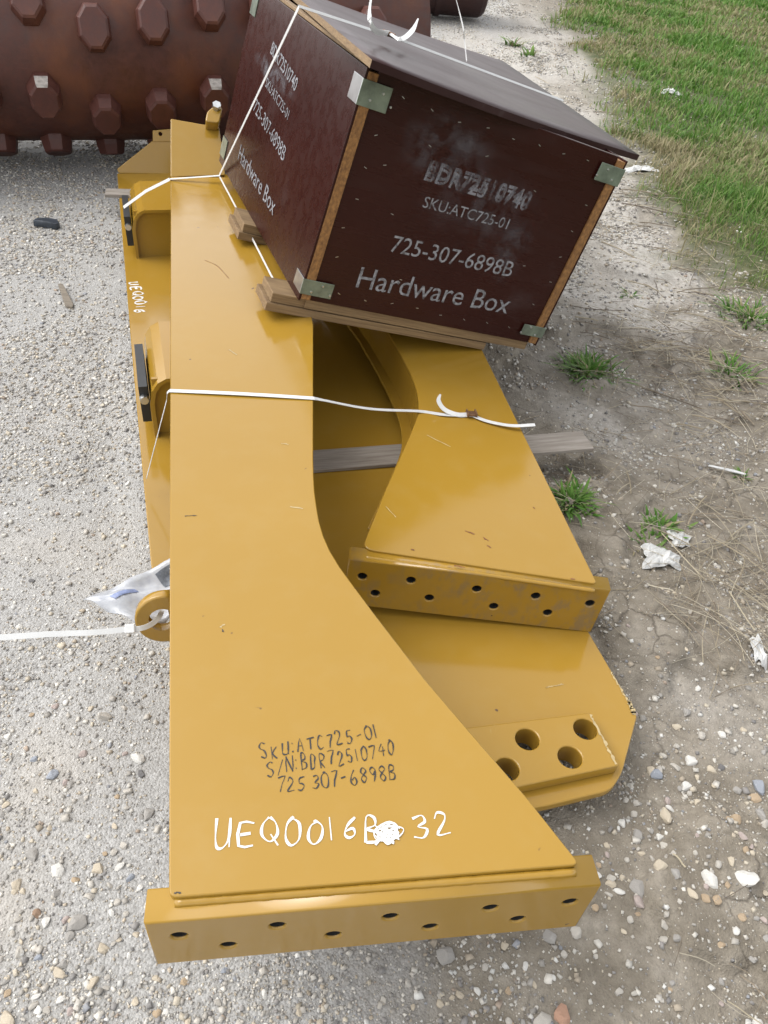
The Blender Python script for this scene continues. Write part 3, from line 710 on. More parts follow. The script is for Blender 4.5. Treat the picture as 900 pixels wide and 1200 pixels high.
def print_text(txt, p0, p1, M, bold=0.0, off_=0.0, shear=0.0, parent=CR, name='lettering', mat=None, ys=1.0):
    """text laid from p0 to p1 (2-D baseline in the plane of M), scaled to fit"""
    cu = bpy.data.curves.new('t', 'FONT'); cu.body = txt; cu.size = 1.0; cu.shear = shear; cu.offset = bold; cu.fill_mode = 'FRONT'; cu.resolution_u = 3
    me = from_curve(cu); xs = [v.co.x for v in me.vertices]; w = max(xs)-min(xs)
    p0 = Vector(p0); p1 = Vector(p1); d = p1-p0; s = d.length/w; sy = s*ys; a = math.atan2(d.y, d.x)
    me.transform(M @ Matrix.Translation((p0.x, p0.y, off_)) @ Matrix.Rotation(a, 4, 'Z') @ Matrix.Diagonal((s, sy, s, 1)) @ Matrix.Translation((-min(xs), 0, 0)))
    me.materials.clear(); me.materials.append(mat or M_PRINT); return link(bpy.data.objects.new(name, me), parent)
MF = Matrix(((1, 0, 0, 0), (0, 0, -1, 0.0030), (0, 1, 0, 0), (0, 0, 0, 1)))     # front: x right, y up, z out
MLf = Matrix(((0, 0, -1, -.0012), (-1, 0, 0, 0), (0, 1, 0, 0), (0, 0, 0, 1)))   # left side: x towards the front
def ft(txt, a, b, **k):
    A = bl(*a, 1, 0); B = bl(*b, 1, 0); return print_text(txt, (A[0], A[2]), (B[0], B[2]), MF, **k)
def lt(txt, a, b, **k):
    A = bl(*a, 0, 0); B = bl(*b, 0, 0); return print_text(txt, (-A[1], A[2]), (-B[1], B[2]), MLf, **k)
ft('BDR72510740', (497, 211), (617, 248), bold=.012, mat=M_SMEAR); ft('BDR72510740', (499, 206), (619, 243), bold=.03, mat=M_SMEAR, off_=.0004); ft('SKU:ATC725-01', (495, 243), (594, 269)); ft('725-307-6898B', (457, 295), (598, 325)); ft('Hardware Box', (417, 337), (594, 368))
lt('BDR72510740', (317, 62), (346, 108), bold=.01, ys=.85); lt('SKU:ATC725-01', (311, 101), (337, 141), ys=.85); lt('725-307-6898B', (297, 129), (332, 190), ys=.8); lt('Hardware Box', (279, 186), (320, 253), ys=.8)

def smudge(u0, v0, u1, v1, ax, M, amount):
    m, n, b = new_mat('chalky_smudge'); b.inputs['Base Color'].default_value = (.16, .16, .175, 1); b.inputs['Roughness'].default_value = .6
    tc = n.nodes.new('ShaderNodeTexCoord'); gr = n.nodes.new('ShaderNodeTexGradient'); gr.gradient_type = 'SPHERICAL'; mp = n.nodes.new('ShaderNodeMapping')
    n.links.new(tc.outputs['Generated'], mp.inputs[0]); mp.inputs['Location'].default_value = (-1, 0, -1) if ax == 1 else (0, -1, -1); mp.inputs['Scale'].default_value = (2, 0, 2) if ax == 1 else (0, 2, 2)
    n.links.new(mp.outputs[0], gr.inputs[0]); f = noise(n, 16, 5, .6)
    al = math_n(n, 'MULTIPLY', math_n(n, 'MULTIPLY', gr.outputs['Fac'], ramp(n, f, [(.42, (0, 0, 0)), (.7, (1, 1, 1))])), amount, True); n.links.new(al, b.inputs['Alpha'])
    a = bl(u0, v0, ax, 0); c = bl(u1, v1, ax, 0); i = 0 if ax == 1 else 1
    V = [(a[i], a[2]), (c[i], a[2]), (c[i], c[2]), (a[i], c[2])]
    V = [(p[0], .0026, p[1]) if ax == 1 else (-.0016, p[0], p[1]) for p in V]; mesh('chalk_smudge', V, [(0, 1, 2, 3)], m, CR)
smudge(450, 205, 600, 150, 1, MF, .55); smudge(470, 275, 660, 215, 1, MF, .3); smudge(295, 75, 350, 100, 0, MLf, 1.0); smudge(560, 330, 640, 260, 1, MF, .5)

# ------------------------------------------------------------------ strapping
def W3(p): return BO+BX*p[0]+BY*p[1]+BZ*p[2]
def seal(name, c, d, n, parent):
    """crimped metal clip round a strap: c centre, d along strap, n normal"""
    d = np.asarray(d, float)/np.linalg.norm(d); n = np.asarray(n, float)/np.linalg.norm(n); s = np.cross(n, d)
    M = Matrix(((d[0], s[0], n[0], c[0]), (d[1], s[1], n[1], c[1]), (d[2], s[2], n[2], c[2]), (0, 0, 0, 1)))
    bm = bmesh.new(); add_box(bm, (-.014, -.011, .0), (.014, .011, .006), .0015)
    for sx in (-1, 1): add_box(bm, (sx*.013-.0025, -.014, -.001), (sx*.013+.0025, .014, .011), .001)
    bm.transform(M); return bm_obj(name, bm, M_SEAL, parent)
# strap across the arms
def arm_strap():
    root = empty('packing_strap', loc=tuple(un(200, 458, ZT))); inv = np.array(root.location)
    tag(root, 'white packing strap tied across the long arm and the waisted arm', 'strap')
    w = .014; n = np.array([0, 0, 1.])
    a = un(198.5, 458, ZT+.002); b = un(368, 467, ZT+.002); mids = [a+(b-a)*t+np.array([0, 0, .002*math.sin(t*3.1)]) for t in np.linspace(0, 1, 8)]
    q = [unp(u, v, MPZ+MZ*.004, MZ) for u, v in ((490, 482), (520, 486), (552, 487))]
    path = mids+smooth_path([b, b+(q[0]-b)*.5+np.array([0, 0, -.012]), q[0], q[1], q[2]], 6)[1:]
    ribbon('band', np.array(path)-inv, n, w, .0012, M_STRAP, root)
    lo = un(172, 560, ZL+.05); side = [a, a+np.array([-.006, 0, -.008])]+[a+(lo-a)*t for t in (.1, .3, .6, 1)]
    ribbon('band', np.array(side)-inv, (-1, -.3, .35), w*.6, .0012, M_STRAP, root)
    c = q[2]; d = q[2]-q[1]
    t1 = smooth_path([c+MZ*.002, unp(572, 494, MPZ+MZ*.006, MZ), unp(600, 499, MPZ+MZ*.012, MZ), unp(627, 498, MPZ+MZ*.022, MZ)], 6)
    ribbon('loose_tail', np.array(t1)-inv, MZ, w, .0012, M_STRAP, root)
    t2 = smooth_path([c+MZ*.004, unp(536, 486, MPZ+MZ*.007, MZ), unp(521, 480, MPZ+MZ*.016, MZ), unp(514, 470, MPZ+MZ*.035, MZ), unp(516, 462, MPZ+MZ*.05, MZ)], 6)
    ribbon('loose_tail', np.array(t2)-inv, (.3, -.6, .8), list(np.linspace(w, w, 18))+list(np.linspace(w, .005, len(t2)-18)), .0012, M_STRAP, root)
    seal('seal_clip', c+MZ*.004-inv, d, MZ, root)
arm_strap()
# strap round the crate
def crate_strap():
    root = empty('packing_strap', loc=tuple(W3((0, .9, 0)))); inv = np.array(root.location)
    tag(root, 'white packing strap round the plywood crate with curled ends on its lid', 'strap'); w = .015
    lz = LZ+.026
    e = bl(350, 9, 2, lz); s1 = bl(455, 43, 2, lz); s2 = bl(660, 118, 2, lz-.012)
    def zl(p, extra=.003):
        return np.array([p[0], p[1], p[2]+extra])
    top = [zl(e)]+[zl(e+(s1-e)*t) for t in (.35, .7)]+[zl(s1)]+[zl(s1+(s2-s1)*t, .003-.003*t) for t in (.33, .66, 1)]
    ribbon('band', np.array([W3(p) for p in top])-inv, BZ*.6-BY*.8, w*.5, .0012, M_STRAP, root)
    eL = np.array([min(e[0], -.012), e[1], lz-.002]); f0 = bl(257, 206, 0, -.003)
    ribbon('band', np.array([W3(zl(e)), W3(eL), W3(eL+(f0-eL)*.5), W3(f0)])-inv, -BX, w, .0012, M_STRAP, root)
    # along the bottom edge to the front corner
    pts = [f0, bl(290, 268, 0, -.004), bl(333, 352, 0, -.004)]
    ribbon('band', np.array([W3(p) for p in pts])-inv, -BX, .008, .0012, M_STRAP, root)
    # over to the bumper of the lower arm
    g0 = W3(f0); g1 = un(199, 210, ZT+.004); g2 = un(145, 243, .30)
    ribbon('band', np.array([g0, g1])-inv, (0, 0, 1), w, .0012, M_STRAP, root)
    ribbon('band', np.array([g1, g1+(g2-g1)*.5+np.array([0, 0, .01]), g2])-inv, (-.2, -.8, .5), w*.8, .0012, M_STRAP, root)
    c = W3(zl(s1, .002)); d = W3(s2)-W3(s1); seal('seal_clip', c-inv, d, BZ, root)
    L = lambda u, v, z: W3(bl(u, v, 2, z))
    t1 = smooth_path([c+BZ*.006, L(440, 36, lz+.02), L(433, 18, lz+.05), L(436, -8, lz+.085)], 6); ribbon('loose_tail', np.array(t1)-inv, (-.8, -.5, .4), w, .0012, M_STRAP, root)
    t2 = smooth_path([c+BZ*.006, L(470, 46, lz+.012), L(483, 36, lz+.03), L(490, 22, lz+.06)], 6); ribbon('loose_tail', np.array(t2)-inv, (.2, -.7, .7), list(np.linspace(w, w, 12))+list(np.linspace(w, .004, len(t2)-12)), .0012, M_STRAP, root)
    t3 = smooth_path([W3(bl(547, 72, 2, lz+.003)), L(544, 45, lz+.05), L(540, 20, lz+.10), L(533, -6, lz+.15)], 6); ribbon('loose_tail', np.array(t3)-inv, (-1, .2, .2), .006, .0012, M_STRAP, root)
crate_strap()

# ------------------------------------------------------------------ cable tie and document pouch at the lifting eye
def cable_tie():
    root = empty('cable_tie', loc=tuple(un(165, 737, .40))); inv = np.array(root.location)
    tag(root, 'long white cable tie threaded through the lifting eye of the long arm', 'cable tie')
    h = un(153, 737, .405)
    loop = smooth_path([h, un(166, 736, .402), un(178, 731, .395), un(186, 723, .385), un(190, 716, .37)], 6); ribbon('tie_loop', np.array(loop)-inv, (.2, -.8, .6), .0095, .002, M_STRAP, root)
    tail = smooth_path([h, un(110, 741, .41), un(60, 743, .415), un(0, 747, .42), un(-60, 752, .425)], 6); ribbon('tie_tail', np.array(tail)-inv, (0, -.7, .7), .0105, .0018, M_STRAP, root)
    bm = bmesh.new(); d = un(140, 738, .406)-h; d /= np.linalg.norm(d); add_box(bm, (-.008, -.0085, -.006), (.010, .0085, .008), .002)
    s = np.cross((0, -.6, .8), d); s /= np.linalg.norm(s); n = np.cross(d, s)
    bm.transform(Matrix(((d[0], s[0], n[0], h[0]-inv[0]), (d[1], s[1], n[1], h[1]-inv[1]), (d[2], s[2], n[2], h[2]-inv[2]), (0, 0, 0, 1)))); bm_obj('tie_head', bm, M_STRAP, root)
cable_tie()
def pouch():
    m, n, b = new_mat('plastic_sleeve_paper'); tc = n.nodes.new('ShaderNodeTexCoord'); br = n.nodes.new('ShaderNodeTexBrick'); n.links.new(tc.outputs['UV'], br.inputs['Vector'])
    f = noise(n, 60, 3, .6); b.inputs['Base Color'].default_value = (0.62, 0.64, 0.67, 1); b.inputs['Roughness'].default_value = .12; b.inputs['Coat Weight'].default_value = .5
    n.links.new(ramp(n, f, [(.3, (0.34, 0.35, 0.38)), (.7, (0.46, 0.47, 0.48))]), b.inputs['Base Color'])
    b.inputs['Alpha'].default_value = .88
    mp = simple('printed_grey_block', (0.16, 0.18, 0.21), .4, .5, 120); mb = simple('printed_blue_block', (0.22, 0.27, 0.45), .4, .5, 120)
    # sheet corners: tip left, hidden right end against the arm web
    c00 = un(97, 704, .36); c10 = un(215, 640, .40); c01 = un(175, 742, .34); c11 = un(235, 690, .36)
    V = []; Fc = []; nn = 14
    def pt(s, t): return c00*(1-s)*(1-t)+c10*s*(1-t)+c01*(1-s)*t+c11*s*t+np.array([0, 0, .012*math.sin(s*5+t*3)+.006*math.sin(t*11-s*7)+.003*math.sin(s*17+t*13)-.02*math.sin(math.pi*s)*(1-t)])
    base = c10.copy(); base[2] = .30
    root = empty('document_pouch', loc=tuple(base)); tag(root, 'clear plastic document pouch with printed papers behind the lifting eye', 'pouch')
    for j in range(nn+1):
        for i in range(nn+1): V.append(pt(i/nn, j/nn)-base)
    for j in range(nn):
        for i in range(nn): a = j*(nn+1)+i; Fc.append((a, a+1, a+nn+2, a+nn+1))
    o = mesh('sleeve', V, Fc, m, root, True); md = o.modifiers.new('thick', 'SOLIDIFY'); md.thickness = .002
    def patch(nm, s0, s1, t0, t1, mt):
        V = []; Fc = []; k = 5
        for j in range(k+1):
            for i in range(k+1): V.append(pt(s0+(s1-s0)*i/k, t0+(t1-t0)*j/k)-base+np.array([0, 0, .0035]))
        for j in range(k):
            for i in range(k): a = j*(k+1)+i; Fc.append((a, a+1, a+k+2, a+k+1))
        return mesh(nm, V, Fc, mt, root, True)
    patch('printed_block', .66, .95, .12, .42, mp); patch('printed_block', .14, .40, .22, .32, mb); patch('printed_block', .40, .60, .55, .62, mb)
pouch()

# ------------------------------------------------------------------ handwriting
G = {'S': [[(.9, .9), (.5, 1), (.1, .8), (.2, .6), (.7, .45), (.85, .2), (.5, 0), (.05, .12)]], 'K': [[(.15, 1), (.1, 0)], [(.85, .95), (.15, .45), (.9, 0)]],
 'U': [[(.1, 1), (.08, .35), (.25, .03), (.6, .02), (.85, .3), (.9, 1)], [(.88, .5), (.95, 0)]], ':': [[(.4, .75), (.45, .68)], [(.4, .2), (.45, .13)]],
 'A': [[(.02, 0), (.5, 1), (.95, 0)], [(.2, .4), (.8, .4)]], 'T': [[(0, .95), (1, 1)], [(.5, .97), (.48, 0)]], 'C': [[(.9, .85), (.55, 1), (.15, .7), (.1, .3), (.4, 0), (.9, .12)]],
 '7': [[(.05, .95), (.9, 1), (.55, .5), (.4, 0)]], '2': [[(.1, .75), (.35, 1), (.75, .9), (.75, .6), (.1, .03), (.95, .05)]], '5': [[(.85, 1), (.25, .97), (.2, .55), (.6, .6), (.85, .35), (.6, .02), (.1, .1)]],
 '-': [[(.1, .45), (.8, .5)]], '0': [[(.5, 1), (.12, .75), (.12, .25), (.5, 0), (.88, .25), (.88, .75), (.5, 1), (.4, .98)]], '1': [[(.5, 1), (.45, 0)]], '/': [[(.85, 1.1), (.1, -.1)]],
 'N': [[(.1, 0), (.12, 1), (.85, 0), (.9, 1)]], 'B': [[(.12, 0), (.15, 1), (.7, .95), (.75, .65), (.2, .52), (.85, .4), (.8, .05), (.12, 0)]], 'D': [[(.12, 0), (.15, 1), (.7, .85), (.9, .5), (.7, .1), (.12, 0)]],
 'R': [[(.12, 0), (.15, 1), (.8, .92), (.75, .6), (.2, .5), (.9, 0)]], '4': [[(.55, 1), (.05, .4), (.95, .42)], [(.7, .75), (.62, 0)]], '3': [[(.1, .92), (.6, 1), (.8, .75), (.35, .52), (.85, .35), (.65, .02), (.05, .1)]],
 '6': [[(.75, 1), (.25, .65), (.12, .25), (.45, 0), (.85, .2), (.7, .5), (.2, .35)]], '8': [[(.5, .52), (.15, .75), (.5, 1), (.82, .78), (.5, .52), (.12, .22), (.5, 0), (.9, .25), (.5, .52)]],
 '9': [[(.85, .7), (.5, .5), (.15, .72), (.5, 1), (.85, .75), (.75, .3), (.6, 0)]], 'E': [[(.85, .98), (.15, 1), (.12, 0), (.9, .03)], [(.13, .52), (.7, .55)]], 'Q': [[(.5, 1), (.1, .7), (.12, .25), (.5, 0), (.9, .3), (.85, .8), (.5, 1)], [(.55, .3), (1, -.12)]],
 'e': [[(.1, .3), (.85, .4), (.6, .62), (.15, .45), (.2, .1), (.6, 0), (.9, .12)]], 'q': [[(.8, .55), (.4, .62), (.1, .35), (.4, .05), (.8, .4), (.75, -.4)]], 'c': [[(.85, .5), (.4, .6), (.1, .3), (.4, 0), (.85, .1)]]}
def handwriting(name, txt, p0, p1, up, origin, width, mat, parent, seed=1, aspect=.62, gap=.28, lift=.0007, chars=None):
    """pen strokes laid on the plane through p0, p1, up (3-D)"""
    r = random.Random(seed); p0 = np.asarray(p0); p1 = np.asarray(p1); X = p1-p0; Lx = np.linalg.norm(X); X /= Lx; Hh = np.linalg.norm(up); Y = np.asarray(up)/Hh; Zn = np.cross(X, Y)
    adv = Lx/sum(.55 if c in ':1 ' else 1 for c in txt); x = 0; V = []; Fc = []; k = 0
    for ch in txt:
        a = adv*(.55 if ch in ':1 ' else 1)
        if ch == '#':
            strokes = [[(.1+.9*((i*.37) % 1)*(1 if i % 2 else .9), .02+.96*i/44+(.25 if i % 2 else -.05)) for i in range(20)], [(.55+.52*math.cos(i*1.3)*(.7+.3*math.sin(i*.37)), .40+.42*math.sin(i*1.3+.3)*(.75+.25*math.cos(i*.5))) for i in range(17)]]
        else: strokes = G.get(ch, [])
        jy = r.uniform(-.10, .10); js = r.uniform(.84, 1.14); sl_ = r.uniform(-.06, .14); wj = r.uniform(.86, 1.12)
        for s in strokes:
            P = [np.array([x+(q[0]*(1-gap)*wj+gap/2)*a+q[1]*sl_*Hh+r.gauss(0, .018)*Hh, (q[1]*js+jy)*Hh+r.gauss(0, .022)*Hh]) for q in s]
            if len(P) > 2 and ch not in 'KATN7E4': P = smooth_path(P, 4)
            elif ch != '#': P = smooth_path(P, 2) if len(P) > 2 else P
            z = lift+.00003*k; k += 1; b0 = len(V); n = len(P)
            for i in range(n):
                t = P[min(i+1, n-1)]-P[max(i-1, 0)]; t = t/(np.linalg.norm(t)+1e-9); nn = np.array([-t[1], t[0]]); ww = width*(.42+.2*math.sin(i*.7+k*1.9))
                for sgn in (1, -1):
                    q = P[i]+nn*sgn*ww; V.append(p0+X*q[0]+Y*q[1]+Zn*(z+.0000015*i)-origin)
            for i in range(n-1): a0 = b0+2*i; Fc.append((a0, a0+1, a0+3, a0+2))
        x += a
    me = mesh(name, V, Fc, mat, parent); return me
ao = np.array([*ARM_O, 0])
def hw(txt, a, b, hpx, width, mat, seed, **k):
    A = un(*a, ZT); B = un(*b, ZT); U = un(a[0]+.02*hpx, a[1]-hpx, ZT)-A; X = (B-A)/np.linalg.norm(B-A); U = U-X*(U@X)
    return handwriting('handwriting', txt, A, B, U, ao, width, mat, ARM, seed, **k)
hw('SKU:ATC725-01', (305, 891), (444, 864), 17, .0021, M_INK, 2); hw('S/N:BDR72510740', (312, 910), (464, 885), 17, .0021, M_INK, 3); hw('725 307-6898B', (323, 929), (466, 914), 17, .0021, M_INK, 5)
hw('UEQ0016B', (246, 993), (450, 985), 31, .0038, M_PAINTPEN, 8); hw('#', (428, 990), (478, 988), 34, .0030, M_PAINTPEN, 9, lift=.0018); hw('32', (479, 984), (537, 977), 26, .0036, M_PAINTPEN, 11)
lo_ = np.array([*LOW_O, 0]); A = un(152, 330, ZL); B = un(160, 368, ZL); U = un(163, 328, ZL)-A; Xd = (B-A)/np.linalg.norm(B-A); U = U-Xd*(U@Xd)
handwriting('handwriting', 'UEQ0016', A, B, U, lo_, .008, M_PAINTPEN, LOW, 4)

# ------------------------------------------------------------------ stones, litter, plants
def under(x, y):
    xl = np.interp(y, [.4, 1.5, 4.6], [-.45, -.45, -1.5]); xr = np.interp(y, [.4, .9, 1.3, 2.6, 4.6], [.2, .35, .42, .2, -.7])
    return (x > xl) & (x < xr) & (y > .8) & (y < 4.4)
def in_view(x, y, mx=160, my=120):
    u, v, d = proj(np.stack([x, y, np.zeros_like(x)], 1)); return (d > .1) & (u > -mx) & (u < 900+mx) & (v > -40) & (v < 1200+my)
CUBE = np.array([(-1, -1, -1), (1, -1, -1), (1, 1, -1), (-1, 1, -1), (-1, -1, 1), (1, -1, 1), (1, 1, 1), (-1, 1, 1)], float)*.62
CUBEF = np.array([(0, 3, 2, 1), (4, 5, 6, 7), (0, 1, 5, 4), (1, 2, 6, 5), (2, 3, 7, 6), (3, 0, 4, 7)])
STONE_COL = np.array([lin(205, 200, 190), lin(188, 182, 172), lin(165, 160, 152), lin(150, 146, 142), lin(194, 184, 166), lin(178, 166, 148), lin(216, 214, 208), lin(136, 133, 130), lin(170, 154, 138), lin(156, 157, 160)])
STONE_P = np.array([.2, .2, .17, .11, .1, .07, .06, .05, .02, .02]); STONE_P /= STONE_P.sum()
def pebbles(name, x, y, size, colmul=1.0, sink=.25):
    n = len(x); d = CUBE[None]*(1+rng.uniform(-.42, .42, (n, 8, 3))); sc = size[:, None]*rng.uniform(.65, 1.2, (n, 3))/2; sc[:, 2] *= .75
    d = d*sc[:, None, :]; a = rng.uniform(0, 6.28, n); t = rng.normal(0, .35, n); ca, sa, ct, stt = np.cos(a), np.sin(a), np.cos(t), np.sin(t)
    X = d[..., 0]; Yy = d[..., 1]*ct[:, None]-d[..., 2]*stt[:, None]; Zz = d[..., 1]*stt[:, None]+d[..., 2]*ct[:, None]
    V = np.stack([X*ca[:, None]-Yy*sa[:, None]+x[:, None], X*sa[:, None]+Yy*ca[:, None]+y[:, None], Zz+(ground_h(x, y)+size*sink)[:, None]], 2)
    ci = rng.choice(len(STONE_COL), n, p=STONE_P); c = STONE_COL[ci]*rng.uniform(.82, 1.08, (n, 1))*colmul
    Fc = (CUBEF[None]+8*np.arange(n)[:, None, None]).reshape(-1, 4)
    return fast_mesh(name, V.reshape(-1, 3), Fc, M_PEB, 4, np.repeat(c, 8, 0))
def scatter(n, x0, x1, y0, y1, keep, ypow=1.0):
    x = rng.uniform(x0, x1, n); y = y0+(y1-y0)*rng.random(n)**ypow; k = in_view(x, y) & ~under(x, y); x, y = x[k], y[k]
    k = rng.random(len(x)) < keep(x, y); return x[k], y[k]
gk = lambda x, y: gravel_mask(x, y)*(.35+.65*sstep(.40, .56, fbm(x*3.1, y*3.1+4)))*(1-.6*pale_mask(x, y))
def gravel_size(n, y, med, sig, cap):
    return np.clip(rng.lognormal(math.log(med), sig, n)*np.maximum(1, (y/1.4))**.8, .0022, cap)
def banded(n0, x0, x1, keep):
    xs, ys = [], []; dens = lambda y: n0*(1.2/np.maximum(y, 1.2))**1.5
    for lo, hi in ((.2, 1.5), (1.5, 2.1), (2.1, 2.9), (2.9, 4), (4, 5.5), (5.5, 7.5), (7.5, 10.5), (10.5, 15)):
        w0, w1 = x0-hi*.35, x1+hi*.22; n = int(dens(lo)*(hi-lo)*(w1-w0)); x, y = scatter(n, w0, w1, lo, hi, lambda x, y: keep(x, y)*dens(y)/dens(lo)); xs.append(x); ys.append(y)
    return np.concatenate(xs), np.concatenate(ys)
gx_, gy_ = banded(46000, -1.0, .7, gk)
tag(pebbles('gravel', gx_, gy_, gravel_size(len(gx_), gy_, .0036, .6, .02), 1.6, .05), 'pale crushed limestone gravel spread beside the steel arms', 'gravel', kind='stuff')
sk = lambda x, y: (1-gravel_mask(x, y))*(1-.9*lawn_mask(x, y))*(.22+.78*sstep(.44, .64, fbm(x*3.7+3, y*3.7)))*(.55+.9*np.clip(blob(x, y, 820, 930, .22, .18)+pale_mask(x, y), 0, 1))
gx_, gy_ = banded(40000, -.2, 1.3, sk)
tag(pebbles('soil_grit', gx_, gy_, gravel_size(len(gx_), gy_, .0038, .66, .02), 1.5, .06), 'small grit and pebbles scattered over the bare brown soil', 'gravel', kind='stuff')
print('pebbles', len(gx_))

# larger loose stones, one object each
def stone_mesh(seed, col, flat=.65):
    r = np.random.default_rng(seed); bm = bmesh.new(); bmesh.ops.create_icosphere(bm, subdivisions=2, radius=.5)
    cuts = [(lambda v: v/np.linalg.norm(v))(r.normal(size=3)) for _ in range(16)]; dd = r.uniform(.24, .43, 16)
    for v in bm.verts:
        p = np.array(v.co)
        for c, d_ in zip(cuts, dd):
            s = p@c
            if s > d_: p = p-c*(s-d_)*.97
        p = p*(1+r.normal(0, .03)); v.co = (p[0], p[1]*r.uniform(.98, 1.02), p[2]*flat)
    me = bpy.data.meshes.new('stone'); bm.to_mesh(me); bm.free(); me.materials.append(M_PEB)
    a = me.color_attributes.new('col', 'FLOAT_COLOR', 'POINT'); a.data.foreach_set('color', np.tile(np.r_[np.array(col, np.float32), np.float32(1)], len(me.vertices)).astype(np.float32)); return me
KCOL = {'white': lin(216, 213, 206), 'pale': lin(188, 182, 172), 'grey': lin(162, 158, 152), 'tan': lin(176, 156, 130), 'beige': lin(194, 182, 162), 'blue': lin(152, 156, 163), 'pink': lin(178, 164, 157), 'brown': lin(146, 122, 102), 'red': lin(178, 142, 120), 'dark': lin(112, 110, 109)}
STM = {k: [stone_mesh(i*13+hash_, tuple(min(.8, x*1.5) for x in c)) for i in range(4)] for hash_, (k, c) in enumerate(KCOL.items())}
def stone(u, v, px, k, asp=1.3, label=None, group=None, ang=None):
    p = un(u, v); h = float(ground_h(np.array([p[0]]), np.array([p[1]]))[0]); dep = proj(p)[2]; s = px*dep/F
    if ang is None: ang = random.uniform(0, 3.1)
    o = bpy.data.objects.new('stone', random.choice(STM[k])); link(o); o.location = (p[0], p[1], h+s*.05); o.rotation_euler = (random.uniform(-.15, .15), random.uniform(-.15, .15), ang); o.scale = (s*1.12, s*1.12/asp, s)
    if u > 500:
        side = ('soil beside the waisted arm' if v < 640 else 'soil between the straw and the lower arm' if v < 800 else 'soil just off the bored pad' if v < 1000 and u < 830 else 'pebbly soil outward of the bored pad' if v < 1000 else 'gravelly soil just off the near flange' if u < 690 and v > 1085 else 'soil by the end of the near flange' if u < 800 else 'soil around the largest white stone')
    else:
        side = ('gravel between the cable tie and the drum' if v < 735 else 'gravel between the cable tie and the near flange' if v < 1000 else 'gravel beside the left end of the near flange' if u < 100 and v < 1100 else 'gravel close to the near flange corner' if u < 170 and v < 1100 else 'gravel out past the near flange corner' if u < 170 else 'gravel in front of the near flange')
    names = {'white': 'white', 'pale': 'pale grey', 'grey': 'mid-grey', 'tan': 'tan', 'beige': 'beige', 'blue': 'bluish', 'pink': 'pinkish', 'brown': 'brown', 'red': 'reddish', 'dark': 'dark grey'}
    tag(o, label or f'{"tiny" if px < 11 else "small" if px < 14.5 else "mid-sized"} {names[k]} stone on {side}', 'stone', group or ('loose stones on the bare soil' if u > 500 else 'loose stones on the gravel'))
    return o
stone(870, 1034, 31, 'white', 1.15, 'largest smooth white stone on the bare soil beyond the near flange')
stone(827, 1032, 27, 'white', 1.7, 'elongated white stone beside the largest smooth white stone', ang=2.0)
stone(662, 1188, 30, 'red', 1.3, 'large reddish stone on the soil in front of the near flange')
stone(637, 1193, 28, 'pale', 1.2, 'large pale grey stone touching the large reddish stone')
stone(523, 1117, 25, 'grey', 1.2, 'angular grey stone against the gravel under the near flange', ang=1.3)
stone(813, 888, 18, 'white', 1.2, 'bright white stone nearest the bored pad corner on the soil')
stone(783, 953, 24, 'beige', 1.9, 'long beige stone standing on edge in the soil', ang=1.4)
stone(892, 918, 24, 'blue', 1.4, 'large bluish grey stone on the pebbly soil'); stone(888, 933, 17, 'tan', 1.2, 'tan stone touching the large bluish grey stone')
stone(122, 840, 24, 'pale', 1.9, 'long flat pale stone on the gravel beside the long arm', ang=.3); stone(162, 889, 20, 'white', 1.7, 'long whitish stone close to the edge of the long arm', ang=-.3)
stone(90, 1081, 26, 'grey', 1.3, 'largest grey stone on the gravel near the flange corner')
